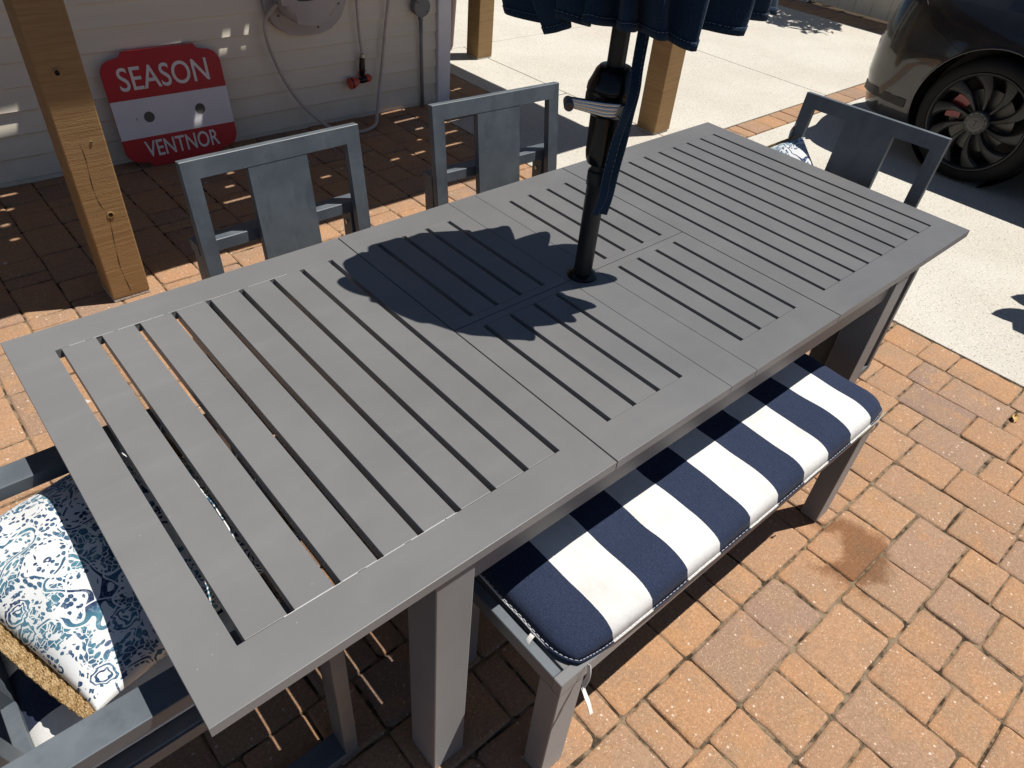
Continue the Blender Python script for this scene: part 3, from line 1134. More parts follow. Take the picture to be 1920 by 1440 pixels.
can = obj('canopy', bm, 'canopy', umb, smooth=True)
sol = can.modifiers.new('thick', 'SOLIDIFY')
sol.thickness = .0025
sol.offset = -1
# hem: a turned band and its light stitches
bm = bm_new()
def hem_at(i, up_, out):
    a = canopy_pt(2 * PI * i / NT_, 0)
    b = canopy_pt(2 * PI * i / NT_, (1.2 / NZ) ** 1.15)
    t = (b - a).normalized()
    tang = (canopy_pt(2 * PI * (i + 1) / NT_, 0) - canopy_pt(2 * PI * (i - 1) / NT_, 0)).normalized()
    n = tang.cross(t).normalized()
    return a + t * up_ + n * out
hem = []
for i in range(NT_):
    hem.append([bm.verts.new(hem_at(i, u_, o_)) for u_, o_ in ((-.0012, -.003), (-.0012, .0016), (.0135, .0018), (.0140, .0002))])
for i in range(NT_):
    a, b = hem[i], hem[(i + 1) % NT_]
    for k in range(3):
        bm.faces.new((a[k], b[k], b[k + 1], a[k + 1]))
obj('hem', bm, 'canopy', can, smooth=True)
bm = bm_new()
acc = 0.0
for i in range(NT_):
    p0 = hem_at(i, .0125, .0026)
    p1 = hem_at(i + 1, .0125, .0026)
    L = (p1 - p0).length
    n = max(1, int(L / .006))
    for k in range(n):
        a = p0.lerp(p1, (k + .1) / n)
        b = p0.lerp(p1, (k + .7) / n)
        add_tube(bm, [a, b], .00035, 4)
st = obj('hem_stitching', bm, 'pale_thread', can)
st['kind'] = 'stuff'
# tie strap: two tails hanging beside the crank
Rt = -Lf
def strap(pts, tail):
    P = smooth_path(pts, 7)
    bm = bm_new()
    side = [(Rt * math.cos(.35 * math.sin(i * .22 + tail)) + Tc * math.sin(.35 * math.sin(i * .22 + tail))) for i in range(len(P))]
    add_ribbon(bm, P, side, .0205, .0016)
    o = obj('tie_strap', bm, 'canopy', umb, smooth=30)
    # stitched edges
    sb = bm_new()
    for e in (-1, 1):
        Q = [p + s.normalized() * .0088 * e + Tc * .0014 for p, s in zip(P, side)]
        for a, b in zip(Q, Q[1:]):
            add_tube(sb, [a.lerp(b, .12), a.lerp(b, .7)], .00028, 4)
    so = obj('strap_stitching', sb, 'pale_thread', o)
    so['kind'] = 'stuff'
def at(r_, z, t_):
    return Rt * r_ + Tc * t_ + Vector((0, 0, z))
strap([at(.040, 1.35, .02), at(0.034, 1.27, .050), at(0.032, 1.225, .074), at(0.022, 1.182, .088), at(0.014, 1.12, .074), at(0.010, 1.03, .056), at(0.010, .98, .052), at(-0.002, .935, .050)], 0.2)
strap([at(.046, 1.35, .015), at(0.039, 1.27, .045), at(0.037, 1.225, .070), at(0.030, 1.182, .083), at(0.030, 1.12, .066), at(0.027, 1.04, .048), at(0.025, .98, .046), at(0.018, .935, .044)], 1.6)

# ------------------------------------------------------------------ bench and cushion
bench = thing('bench', 'low gray metal bench tucked under the long side of the table', 'bench', (-.035, -.475, 0))
bx0, bx1, by0, by1 = -.62, .62, -.182, .182
for a, b, c, d in ((bx0, bx1, by0, by0 + .022), (bx0, bx1, by1 - .022, by1), (bx0, bx0 + .022, by0 + .0225, by1 - .0225), (bx1 - .022, bx1, by0 + .0225, by1 - .0225)):
    obj('frame_rail', box(a, b, c, d, .383, .424, .0015), 'chair' if a == bx0 and b == bx0 + .022 else 'table', bench)
for sx in (-1, 1):
    for sy in (-1, 1):
        x0, x1 = (bx1 - .07, bx1 - .0008) if sx > 0 else (bx0 + .0008, bx0 + .07)
        y0, y1 = (by1 - .055, by1 - .0008) if sy > 0 else (by0 + .0008, by0 + .055)
        obj('leg', box(x0, x1, y0, y1, .003, .3825, .002), 'table', bench)
for i in range(9):
    x0 = bx0 + .024 + i * (1.192 / 9)
    obj('seat_slat', box(x0 + .004, x0 + 1.192 / 9 - .004, by0 + .0225, by1 - .0225, .404, .4215, .001), 'table', bench)

def sagb(u, v):
    return -.004 * math.sin(u * 7 + 1) * (1 - abs(v)) + .010 * max(0, (-v - .55)) * 0
bm, rim = cushion_bm(.622, .188, .060, 110, 30, p=6.0, seam=-.34, power=.40, corner=.045, wrinkle=.0035, seed=3, sag=lambda u, v: .006 * mnoise.noise(Vector((u * 4, v * 2, 1))) - .005 * (math.exp(-((u - .45) / .2) ** 2) + math.exp(-((u + .3) / .2) ** 2)) * (1 - v * v) + .0022 * mnoise.noise(Vector((u * 38, v * 3, 4))) * abs(v) ** 3)
bc = obj('bench_cushion', bm, 'stripe_bench', None, (-.004, -.474, .4255), True)
bc.rotation_euler = (R(.6), 0, R(-.3))
tag(bc, 'navy and white striped cushion lying on the long bench', 'cushion')
bm = bm_new()
add_tube(bm, rim + [rim[0], rim[1]], .0032, 8, False)
obj('piping', bm, 'stripe_bench', bc, smooth=True)
sb = bm_new()
for a, b in zip(rim, rim[1:] + rim[:1]):
    d = Vector((0, 0, .0055))
    n = max(1, int((b - a).length / .007))
    outw = Vector((a.x * .0, a.y, 0)).normalized() * .0012
    for k in range(n):
        add_tube(sb, [a.lerp(b, (k + .1) / n) + d + outw, a.lerp(b, (k + .7) / n) + d + outw], .0005, 4)
so = obj('stitching', sb, 'white_piping', bc)
so['kind'] = 'stuff'
def tie(pts, wd=.011):
    bm = bm_new()
    P = smooth_path(pts, 5)
    add_ribbon(bm, P, Vector((.3, 1, 0)) if abs(pts[0][0] - pts[-1][0]) > abs(pts[0][1] - pts[-1][1]) else Vector((1, .2, 0)), wd, .0014)
    return bm
obj('tie', tie([(-.606, -.075, .012), (-.630, -.078, .006), (-.6435, -.080, -.008), (-.6445, -.081, -.032), (-.640, -.084, -.050)]), 'white_cord', bc)
obj('tie', tie([(-.585, -.191, .014), (-.590, -.199, .002), (-.592, -.2005, -.018), (-.600, -.200, -.038)]), 'white_cord', bc)
obj('tie', tie([(-.600, -.199, -.040), (-.602, -.212, -.052), (-.606, -.226, -.058), (-.610, -.240, -.072)], .009), 'white_cord', bc)
# zip with its pull at the right front
zp = Vector((.525, -.193, .010))
obj('zip', tube([(.43, -.1905, .013), (.53, -.190, .013), (.590, -.187, .014)], .0014, 6), 'cap_pale', bc)
bm = bm_new()
pull = []
for k in range(17):
    a = 2 * PI * k / 16
    pull.append(zp + Vector((.0075 * math.cos(a), -.003 - .002 * math.sin(a), -.014 + .017 * math.sin(a))))
add_tube(bm, pull, .0016, 6, False)
add_box(bm, zp.x - .005, zp.x + .005, zp.y - .005, zp.y - .001, zp.z - .002, zp.z + .007, .001)
obj('zip_pull', bm, 'chrome', bc, smooth=40)

# ------------------------------------------------------------------ chairs
# local frame: the chair faces +X
def back_panel(t):
    """open frame with a wide splat, leaning back: built upright then sheared round its foot"""
    lean = Matrix.Translation((-.186, 0, .44)) @ Matrix.Rotation(R(-7.5), 4, 'Y')
    th = .024
    H = .488
    hw = .25
    uw = .041
    pi_ = [(-hw, 0), (-hw + uw, 0), (-hw + uw, H - .046), (hw - uw, H - .046), (hw - uw, 0), (hw, 0), (hw, H), (-hw, H)]
    bm = prism(pi_, 0, th)
    bmesh.ops.bevel(bm, geom=list(bm.edges), offset=.0012, segments=1, profile=.5, affect='EDGES')
    # outline x -> y across the chair, outline y -> height, depth -> backwards
    bm = xf(bm, lean @ Matrix(((0, 0, -1, 0), (1, 0, 0, 0), (0, 1, 0, 0), (0, 0, 0, 1))))
    bmesh.ops.recalc_face_normals(bm, faces=bm.faces)
    obj('back_frame', bm, 'chair', t)
    obj('splat', box(-th, -.0008, -.084, .084, .03, H - .0463, .0006, mtx=lean), 'chair', t)
    obj('lower_rail', box(-th, 0, -hw + uw + .0005, hw - uw - .0005, -.02, .0295, .0012, mtx=lean), 'chair', t)
def seat(t, hw):
    obj('seat_rail', box(.215, .245, -hw, hw, .36, .40, .0015), 'chair', t)
    obj('seat_rail', box(-.245, -.215, -hw, hw, .36, .40, .0015), 'chair', t)
    for s in (-1, 1):
        y0, y1 = (hw - .03, hw) if s > 0 else (-hw, -hw + .03)
        obj('seat_rail', box(-.2145, .2145, y0, y1, .36, .40, .0015), 'chair', t)
    for i in range(5):
        x0 = -.212 + i * .0852
        obj('seat_slat', box(x0 + .004, x0 + .079, -hw + .0305, hw - .0305, .383, .3985, .001), 'chair', t)
def side_chair(label, loc, rz, grp):
    t = thing('side_chair', label, 'chair', loc, rz, grp)
    seat(t, .200)
    back_panel(t)
    for s in (-1, 1):
        y0, y1 = (.165, .1995) if s > 0 else (-.1995, -.165)
        obj('leg', box(.180, .2145, y0, y1, .004, .3595, .0015), 'chair', t)
        sh = Matrix.Translation((-.205, 0, 0)) @ Matrix.Rotation(R(-4.0), 4, 'Y')
        y0, y1 = (.203, .248) if s > 0 else (-.248, -.203)
        lg = obj('leg', box(-.044, .006, y0, y1, .006, .670, .0015, mtx=sh), 'chair', t)
        ys_ = .2025 if s > 0 else -.2025
        bp = sh @ Vector((-.019, ys_, .632))
        bm = tube([(bp.x, bp.y + .001 * s, bp.z), (bp.x, bp.y - .004 * s, bp.z)], .0065, 12)
        obj('bolt', bm, 'chrome', lg, smooth=40)
    sh = Matrix.Translation((-.205, 0, 0)) @ Matrix.Rotation(R(-4.0), 4, 'Y')
    obj('back_bar', box(-.047, .009, -.252, .252, .671, .704, .0015, mtx=sh), 'chair', t)
    return t
side_chair('bluish gray chair across the table, in front of the red sign', (-.445, .475, 0), R(-90), 'side chairs along the far side of the table')
side_chair('bluish gray chair across the table, speckled with dirt, nearest the umbrella pole', (.298, .470, 0), R(-90 - 4), 'side chairs along the far side of the table')

def arm_chair(label, loc, rz, grp):
    t = thing('arm_chair', label, 'chair', loc, rz, grp)
    seat(t, .265)
    back_panel(t)
    for s in (-1, 1):
        y0, y1 = (.270, .330) if s > 0 else (-.330, -.270)
        obj('armrest', box(-.32, .285, y0, y1, .571, .602, .0018, 2), 'chair', t)
        obj('leg', box(.2535, .2845, y0 + .001, y1 - .001, .0345, .5705, .0015), 'chair', t)
        obj('leg', box(-.3195, -.289, y0 + .001, y1 - .001, .0345, .5705, .0015), 'chair', t)
        obj('floor_rail', box(-.32, .285, y0, y1, .004, .034, .0015), 'chair', t)
        a, b = (.2655, .2695) if s > 0 else (-.2695, -.2655)
        obj('seat_bracket', box(-.20, .20, a, b, .365, .395), 'chair', t)
    obj('back_bar', box(-.3195, -.260, -.2695, .2695, .5715, .6015, .0015), 'chair', t)
    return t
ac1 = arm_chair('bluish gray armchair at the near left end of the table, arms in the sun', (-1.215, -.027, 0), 0.0, 'armchairs at the ends of the table')
ac2 = arm_chair('dark armchair at the far right end of the table, in front of the car', (1.062, -.055, 0), R(180 + 2.6), 'armchairs at the ends of the table')

def seat_cushion(label, loc, rz):
    bm, rim = cushion_bm(.222, .245, .088, 40, 40, p=4.5, seam=-.22, power=.42, corner=.05, wrinkle=.006, seed=9)
    o = obj('seat_cushion', bm, 'stripe_seat', None, loc, True, (0, 0, rz))
    tag(o, label, 'cushion', 'striped seat cushions on the armchairs')
    bm = bm_new()
    add_tube(bm, rim + [rim[0], rim[1]], .003, 8, False)
    obj('piping', bm, 'stripe_seat', o, smooth=True)
    return o
seat_cushion('navy and white striped seat cushion on the near left armchair', (-1.195, -.027, .4005), 0)
seat_cushion('striped seat cushion on the far right armchair, under the table end', (1.045, -.055, .4005), R(182.6))

def pillow(label, loc, rot_, a=.21, b=.255, h=.15, jute=True):
    bm, rim = cushion_bm(a, b, h, 44, 44, p=2.4, seam=0.0, power=.62, corner=-.03, wrinkle=.012, seed=5)
    o = obj('pillow', bm, 'paisley', None, loc, True, rot_)
    tag(o, label, 'pillow', 'paisley pillows on the armchairs')
    if jute:
        # flat braid sewn along the rear and side edges
        for side_ in (0, 1):
            P = []
            for k in range(25):
                f = k / 24 * 2 - 1
                if side_ == 0:
                    P.append((-a * (1.055 - .03 * abs(f) ** 4), b * f * 1.04, h * .5 - .006 + .004 * math.sin(f * 5)))
                else:
                    P.append((a * 1.01, b * f, h * .5))
            bm2 = bm_new()
            wdir = Vector((-.90, 0, .45)) if side_ == 0 else Vector((.90, 0, .45))
            PP = smooth_path(P, 5)
            for q in range(7):
                off = (q - 3) * .0052
                cord = [p_ + wdir * off + Vector((0, 0, .0016 * math.sin(i * 1.25 + q * 2.1))) for i, p_ in enumerate(PP)]
                add_tube(bm2, cord, .003, 6, True, [.0033 + .0009 * math.sin(i * 1.25 + q * 2.1) for i in range(len(cord))])
            o2 = obj('jute_trim', bm2, 'jute', o, smooth=True)
            continue
            dirs = [Vector((-.90, 0, .45)) if side_ == 0 else Vector((.55, 0, .84))] * len(P)
            add_ribbon(bm2, P, dirs, .036, .006)
            bmesh.ops.subdivide_edges(bm2, edges=bm2.edges[:], cuts=1)
            obj('jute_trim', bm2, 'jute', o)
    return o
pillow('blue and white paisley pillow with a jute edge on the near armchair', (-1.168, .020, .470), (R(1), R(4), R(17)), .215, .235)
pl2 = pillow('small paisley pillow peeking past the far right end of the table', (1.190, .150, .632), (0, 0, 0), .125, .125, .08, False)
pl2.rotation_euler = (Matrix.Rotation(R(10), 4, 'Z') @ Matrix.Rotation(R(-42), 4, 'Y') @ Matrix.Rotation(R(-45), 4, 'Z')).to_euler()
bm = bm_new()
add_ribbon(bm, [(.125 * (k / 9 - 1), .127, .040) for k in range(19)], Vector((0, .6, .8)), .016, .005)
obj('jute_trim', bm, 'jute', pl2)
bm = bm_new()
add_ribbon(bm, smooth_path([(.08, .130, .044), (.095, .150, .054), (.115, .161, .060), (.140, .163, .064)], 5), Vector((0, .2, 1)), .014, .002)
obj('tie', bm, 'white_cord', pl2)
bm = bm_new()
add_ribbon(bm, smooth_path([(.100, .154, .0565), (.112, .160, .060), (.122, .162, .062)], 4), Vector((0, .2, 1)), .006, .0035)
obj('tie_mark', bm, 'red_tag', pl2)

# ------------------------------------------------------------------ sign against the wall
sign = thing('beach_sign', 'red and white SEASON VENTNOR sign leaning on the house wall', 'sign')
sx, sw, sh_ = -.012, .288, .545
tilt = math.asin(.085 / sh_)
base_p = W(sx, .004, .118)
sign.matrix_world = Matrix.Translation(base_p) @ Matrix.Rotation(wall_rot, 4, 'Z') @ Matrix.Rotation(R(90) - tilt, 4, 'X')
# sign plane: local x along the wall, local y up the board, local z out to the viewer
def half_outline():
    r = .066
    pts = []
    # right half, from the bottom centre to the top centre
    pl, st, ed = .172, .030, .468
    pts += [(pl, 0.0)]
    for k in range(1, 6):
        a = R(180 - 18 * k)
        pts.append((pl + .026 + .026 * math.cos(a), .026 - .026 * math.cos(R(90 - 18 * k)) * .0 - .026 + st * (k / 5)))
    cx, cy = sw - r, st + r
    for k in range(0, 7):
        a = R(-90 + 15 * k)
        pts.append((cx + r * math.cos(a), cy + r * math.sin(a)))
    cy2 = sh_ - st - r
    for k in range(0, 7):
        a = R(15 * k)
        pts.append((cx + r * math.cos(a), cy2 + r * math.sin(a)))
    for k in range(4, -1, -1):
        a = R(180 - 18 * k)
        pts.append((pl + .026 + .026 * math.cos(a), sh_ - st * (k / 5)))
    return pts
hp = half_outline()
out = hp + [(-x_, y_) for x_, y_ in reversed(hp)]
clean = []
for p in out:
    if not clean or (Vector(p) - Vector(clean[-1])).length > .0008:
        clean.append(p)
obj('board', prism(clean, -.012, 0.0, .0015), 'sign_red', sign)
obj('white_band', box(-sw + .0002, sw - .0002, .147, .330, .0004, .0026, .0006), 'sign_white', sign)
for hx_ in (-.128, .128):
    bm = lathe([(.0255, .0005), (.0255, .0034), (.0235, .0036), (.0225, .0030)], 28)
    obj('hole', bm, 'hole_muted', sign, (hx_, .240, 0), smooth=40)
obj('chip', box(-.190, -.187, .232, .245, .0024, .0031), 'hole_dark', sign)
def text_mesh(txt, size, width, x, y, name):
    cu = bpy.data.curves.new(name, 'FONT')
    cu.body = txt
    cu.align_x = 'CENTER'
    cu.size = size
    cu.extrude = .0012
    cu.offset = .0010
    cu.resolution_u = 5
    to = bpy.data.objects.new('tmp_text', cu)
    C.objects.link(to)
    dg = bpy.context.evaluated_depsgraph_get()
    dg.update()
    me = bpy.data.meshes.new_from_object(to.evaluated_get(dg))
    bpy.data.objects.remove(to)
    xs_ = [v.co.x for v in me.vertices]
    k = width / (max(xs_) - min(xs_))
    for v in me.vertices:
        v.co.x = v.co.x * k
    o = bpy.data.objects.new(name, me)
    me.materials.clear()
    me.materials.append(MAT['letter_white'])
    C.objects.link(o)
    o.parent = sign
    o.location = (x, y, .0016)
    return o
text_mesh('SEASON', .150, .435, 0, .372, 'season_lettering')
text_mesh('VENTNOR', .112, .375, 0, .050, 'ventnor_lettering')

# ------------------------------------------------------------------ hose, reel, nozzle, junction box
reel = thing('hose_reel', 'gray plastic hose reel mounted on the siding', 'hose reel', W(.79, .74, .0), wall_rot)
def blob_outline(ax, az, n=40, flat=1.0):
    pts = []
    for k in range(n):
        a = 2 * PI * k / n
        c, s = math.cos(a), math.sin(a)
        x_ = ax * math.copysign(abs(c) ** .85, c) * (1 - .10 * s if s < 0 else 1)
        z_ = az * math.copysign(abs(s) ** .9, s)
        pts.append((x_, z_))
    return pts
def facing(bm, dx=0, dz=0, off=0):
    # outline drawn in x,y with depth z  ->  x along the wall, y up, z outwards
    return xf(bm, Matrix.Translation((dx, -off, dz)) @ Matrix.Rotation(R(90), 4, 'X'))
obj('back_plate', facing(prism(blob_outline(.235, .225), .008, .045, .010)), 'reel_gray', reel, smooth=40)
obj('drum_cover', facing(prism(blob_outline(.170, .165), .045, .155, .045), -.02, .02), 'reel_gray', reel, smooth=50)
obj('slot', facing(prism(blob_outline(.055, .012, 24), .1545, .1565), -.05, -.015), 'hole_dark', reel)
for k, a in enumerate((-25, -75, 215, 160, 30, 100)):
    obj('screw', facing(lathe([(.006, .045), (.005, .0475)], 12), .205 * math.cos(R(a)), .196 * math.sin(R(a))), 'hole_dark', reel)
def hose_path(pts, name, label, r_):
    P = smooth_path(pts, 10)
    o = obj(name, tube(P, r_, 12), 'hose', None, smooth=True)
    return tag(o, label, 'hose')
gz = .016
hose_path([W(.60, .70, .10), W(.548, .62, .05), W(.538, .55, .05), W(.558, .44, .055), W(.612, .29, .065), W(.69, .155, .09), W(.79, .05, .14), W(.87, gz, .20), W(.98, gz, .24), W(1.08, gz + .005, .20), W(1.135, .045, .13), W(1.19, .15, .07), W(1.24, .32, .04), W(1.272, .50, .035), W(1.298, .64, .035), W(1.31, .80, .035), W(1.25, .95, .04)],
          'garden_hose', 'beige garden hose looping from the reel down to the pavers and up', .0095)
hose_path([W(1.10, .98, .06), W(1.090, .80, .045), W(1.092, .66, .04), W(1.095, .52, .04), W(1.104, .40, .04), W(1.107, .365, .04)],
          'leader_hose', 'short beige hose hanging on the wall with the spray nozzle at its end', .0085)
noz = thing('spray_nozzle', 'black and orange spray nozzle hanging from the short hose on the wall', 'nozzle', W(1.107, .37, .04), wall_rot)
obj('hose_collar', lathe([(.009, -.012), (.0145, -.011), (.0145, .008), (.010, .012)], 20), 'steel', noz, smooth=40)
obj('grip', xf(lathe([(.0145, -.115), (.0175, -.10), (.0180, -.06), (.0165, -.03), (.0155, -.012)], 20), Matrix.Rotation(R(5), 4, 'Y')), 'black_plastic', noz, smooth=40)
K = Matrix.Translation((.008, 0, -.135)) @ Matrix.Rotation(R(-98), 4, 'Y')
obj('valve_body', xf(lathe([(.010, -.042), (.018, -.036), (.021, -.010), (.021, .012), (.017, .03), (.013, .040)], 22), K), 'black_plastic', noz, smooth=40)
obj('accent_band', xf(lathe([(.0215, -.030), (.0225, -.026), (.0225, -.012), (.0215, -.008)], 22), K), 'orange_plastic', noz, smooth=40)
obj('spray_head', xf(lathe([(.0135, .040), (.016, .046), (.026, .066), (.0315, .080), (.0315, .086)], 26), K), 'orange_plastic', noz, smooth=40)
obj('head_ring', xf(lathe([(.0318, .0862), (.0325, .087), (.0325, .094), (.0318, .0948)], 26), K), 'black_plastic', noz, smooth=40)
obj('head_face', xf(lathe([(.0318, .095), (.0318, .104), (.026, .107)], 26), K), 'orange_plastic', noz, smooth=40)
obj('trigger', tube(smooth_path([(-.018, -.004, -.120), (-.034, -.004, -.105), (-.036, -.004, -.088), (-.020, -.004, -.082), (.006, -.004, -.088), (.020, -.004, -.086)], 6), .0032, 8), 'orange_plastic', noz, smooth=True)

jb = thing('junction_box', 'round gray electrical box on the siding with its conduit', 'electrical box', W(1.517, .595, 0), wall_rot)
obj('box', facing(lathe([(.052, .004), (.054, .008), (.054, .046), (.053, .048)], 32)), 'box_gray', jb, smooth=40)
obj('lid', facing(lathe([(.0555, .0482), (.0560, .050), (.0560, .056), (.0545, .058)], 32)), 'box_gray', jb, smooth=40)
for a in (-40, 140):
    obj('screw', facing(lathe([(.0045, .0582), (.004, .0605)], 10), .043 * math.cos(R(a)), .043 * math.sin(R(a))), 'hole_dark', jb)
obj('conduit', tube([(.006, -.028, -.05), (.010, -.026, -.20), (.014, -.024, -.42), (.018, -.022, -.590)], .0115, 14), 'pipe_gray', jb, smooth=True)
obj('fitting', lathe([(.0155, -.078), (.0155, -.052)], 18), 'pipe_gray', jb, (.006, -.028, 0), smooth=40)

tb = thing('trash_bin', 'maroon plastic bin standing past the house corner', 'bin', (2.32, 3.86, 0))
obj('body', lathe([(.185, .004), (.195, .02), (.235, .70), (.242, .72), (.242, .76), (.232, .762)], 36), 'maroon', tb, smooth=40)
obj('lid', lathe([(.248, .763), (.250, .79), (.16, .83), (.04, .84)], 36), 'maroon', tb, smooth=40)

# ------------------------------------------------------------------ car
CX = 4.55
car = thing('parked_car', 'dark gray sedan parked on the concrete, rear wheel towards the table', 'car', (CX, 0, 0))
YW = .275                      # rear axle
YR = 1.29                      # rear end
YF = -3.55
HW = .955
SEC = [(.70, .175), (.90, .185), (.945, .215), (.970, .30), (.985, .42), (.996, .54), (1.0, .60), (.992, .68), (.972, .77), (.945, .845), (.915, .900), (.895, .935), (.84, 1.10), (.77, 1.27), (.69, 1.40), (.56, 1.50), (.36, 1.555), (.18, 1.575), (0, 1.58)]
def wfac(y):
    f = 1.0
    d = (y - (YR - .62)) / .62
    if d > 0:
        f *= (1 - min(d, .9999) ** 3.4) ** .40 * .55 + .45 * (1 - .30 * d ** 2.0)
    d = ((YF + .80) - y) / .80
    if d > 0:
        f *= max(.5, 1 - .34 * min(d, 1) ** 2.6)
    return f
def ztop(y):
    if y > .55:
        return .935 + .10 * max(0, (YR - y) / .62)
    if y > -.55:
        t_ = (.55 - y) / 1.1
        return 1.035 + .53 * (t_ * t_ * (3 - 2 * t_))
    if y > -1.5:
        return 1.565 + .015 * math.sin(PI * (-.55 - y) / .95)
    if y > -2.55:
        t_ = (-1.5 - y) / 1.05
        return 1.565 - .56 * (t_ * t_ * (3 - 2 * t_)) ** .95
    return 1.005 - .30 * ((-2.55 - y) / 1.0) ** 1.7
ny = 96
bm = bm_new()
grid = []
for i in range(ny + 1):
    f = i / ny
    y = YR + (YF - YR) * (f + .10 * math.sin(2 * PI * f) / (2 * PI) * -1)
    zt = ztop(y)
    wf = wfac(y)
    row = []
    for k, (wx, z) in enumerate(SEC):
        if z > .9:
            zz = .9 + (z - .9) * (zt - .9) / (1.58 - .9)
            wx2 = wx if zt > 1.5 else wx + (1 - min(1, (zt - .9) / .65)) * (.93 - .10 * (k - 10) / 8 - wx) * (.75 if k < 15 else .0)
        else:
            zz = z
            wx2 = wx
        # rear tucks under the bumper
        d = max(0, (y - (YR - .45)) / .45)
        if zz < .36:
            zz = zz + d * d * (.36 - zz) * .55
        bow = 0.0
        lip = .0
        # rear face leans: higher parts end earlier
        yy = y
        if y > YR - .62:
            q = (y - (YR - .62)) / .62
            yy = y - q * q * (.10 * max(0, (zz - .62)) / .3 + .22 * max(0, (.42 - zz)) / .25 * .5) - q * q * .05 * (1 - (wx2))
            yy -= q ** 3 * .20 * max(0, wx2 - .72) / .28
        row.append((HW * wx2 * wf, yy, zz))
    grid.append(row)
n = len(SEC)
vl, vr = [], []
for row in grid:
    vl.append([bm.verts.new((-x_, y_, z_)) for x_, y_, z_ in row])
    vr.append([v if k == n - 1 else bm.verts.new((row[k][0], row[k][1], row[k][2])) for k, v in enumerate(vl[-1])])
glass_faces = []
def zone(i, k):
    y = grid[i][0][1]
    return -2.15 < y < .42 and 11 <= k < 14
for i in range(ny):
    for k in range(n - 1):
        f1_ = bm.faces.new((vl[i][k], vl[i][k + 1], vl[i + 1][k + 1], vl[i + 1][k]))
        f2_ = bm.faces.new((vr[i][k + 1], vr[i][k], vr[i + 1][k], vr[i + 1][k + 1]))
        if zone(i, k):
            f1_.material_index = 1
            f2_.material_index = 1
        y = grid[i][0][1]
        if k >= 14 and k < n - 1 and ((-.52 < y < .45 and ztop(y) < 1.53) or (-2.5 < y < -1.55)):
            f1_.material_index = f2_.material_index = 1
for i in (0, ny):
    for k in range(n - 1):
        q = [vl[i][k], vl[i][k + 1], vr[i][k + 1], vr[i][k]]
        q = list(dict.fromkeys(q))
        try:
            bm.faces.new(q if i else q[::-1])
        except ValueError:
            pass
for i in range(ny):
    try:
        bm.faces.new((vl[i][0], vl[i + 1][0], vr[i + 1][0], vr[i][0]))
    except ValueError:
        pass
bmesh.ops.recalc_face_normals(bm, faces=bm.faces)
body = obj('body', bm, ['car', 'car_glass'], car, smooth=35)
# wheel openings
cut = bm_new()
for yw in (YW, YW - 2.89):
    for s in (-1, 1):
        b2 = lathe([(.388, -.19), (.388, .19)], 56)
        xf(b2, Matrix.Translation((s * .88, yw, .350)) @ Matrix.Rotation(R(90), 4, 'Y'))
        tm = bpy.data.meshes.new('tmp'); b2.to_mesh(tm); b2.free(); cut.from_mesh(tm); bpy.data.meshes.remove(tm)
cutter = obj('cutter', cut, 'car_trim', car)
bo = body.modifiers.new('arch', 'BOOLEAN')
bo.operation = 'DIFFERENCE'
bo.solver = 'EXACT'
bo.object = cutter
dg = bpy.context.evaluated_depsgraph_get()
dg.update()
nm = bpy.data.meshes.new_from_object(body.evaluated_get(dg))
body.modifiers.clear()
old = body.data
body.data = nm
nm.name = 'car_body'
if len(nm.materials) > 2:
    for f in nm.polygons:
        pass
bpy.data.objects.remove(cutter)
nm.set_sharp_from_angle(angle=R(35))
# arch lip
def side_x(y, z):
    """half width of the body side at y, z"""
    best = None
    for i in range(ny):
        if grid[i][5][1] >= y >= grid[i + 1][5][1]:
            row = grid[i]
            for k in range(n - 1):
                if row[k][2] <= z <= row[k + 1][2]:
                    t_ = (z - row[k][2]) / max(1e-6, row[k + 1][2] - row[k][2])
                    return row[k][0] + (row[k + 1][0] - row[k][0]) * t_
    return HW
for yw in (YW, YW - 2.89):
    for s in (-1, 1):
        P = []
        for k in range(33):
            a = R(-22 + 224 * k / 32)
            y_, z_ = yw + .392 * math.cos(a), .350 + .392 * math.sin(a)
            P.append((s * (side_x(y_, z_) + .001), y_, z_))
        b2 = bm_new()
        add_tube(b2, P, .006, 8)
        obj('arch_lip', b2, 'car', car, smooth=True)
# panel gaps on the near side
def gap(pts, nm_='panel_gap', r_=.0028):
    P = [(-(side_x(y_, z_) - .0004), y_, z_) for y_, z_ in pts]
    b2 = bm_new()
    add_tube(b2, P, r_, 6)
    obj(nm_, b2, 'car_trim', car, smooth=True)
gap([(.86 - .012 * k, .90 - .013 * k) for k in range(0, 11)] + [(.735 - .03 * k, .758 - .012 * k) for k in range(0, 8)])
gap([(-.34 + .02 * math.sin(k * .3), .30 + .055 * k) for k in range(0, 11)])
gap([(-1.38, .24 + .06 * k) for k in range(0, 11)])
# bumper insert, lower and darker
b2 = bm_new()
P = [(-(side_x(y_, .335) + .0035), y_, .335 - .045 * max(0, (.95 - y_))) for y_ in [.70 + .03 * k for k in range(0, 12)]]
add_ribbon(b2, P, Vector((0, 0, 1)), .05, .006)
obj('bumper_insert', b2, 'car_trim', car, smooth=30)
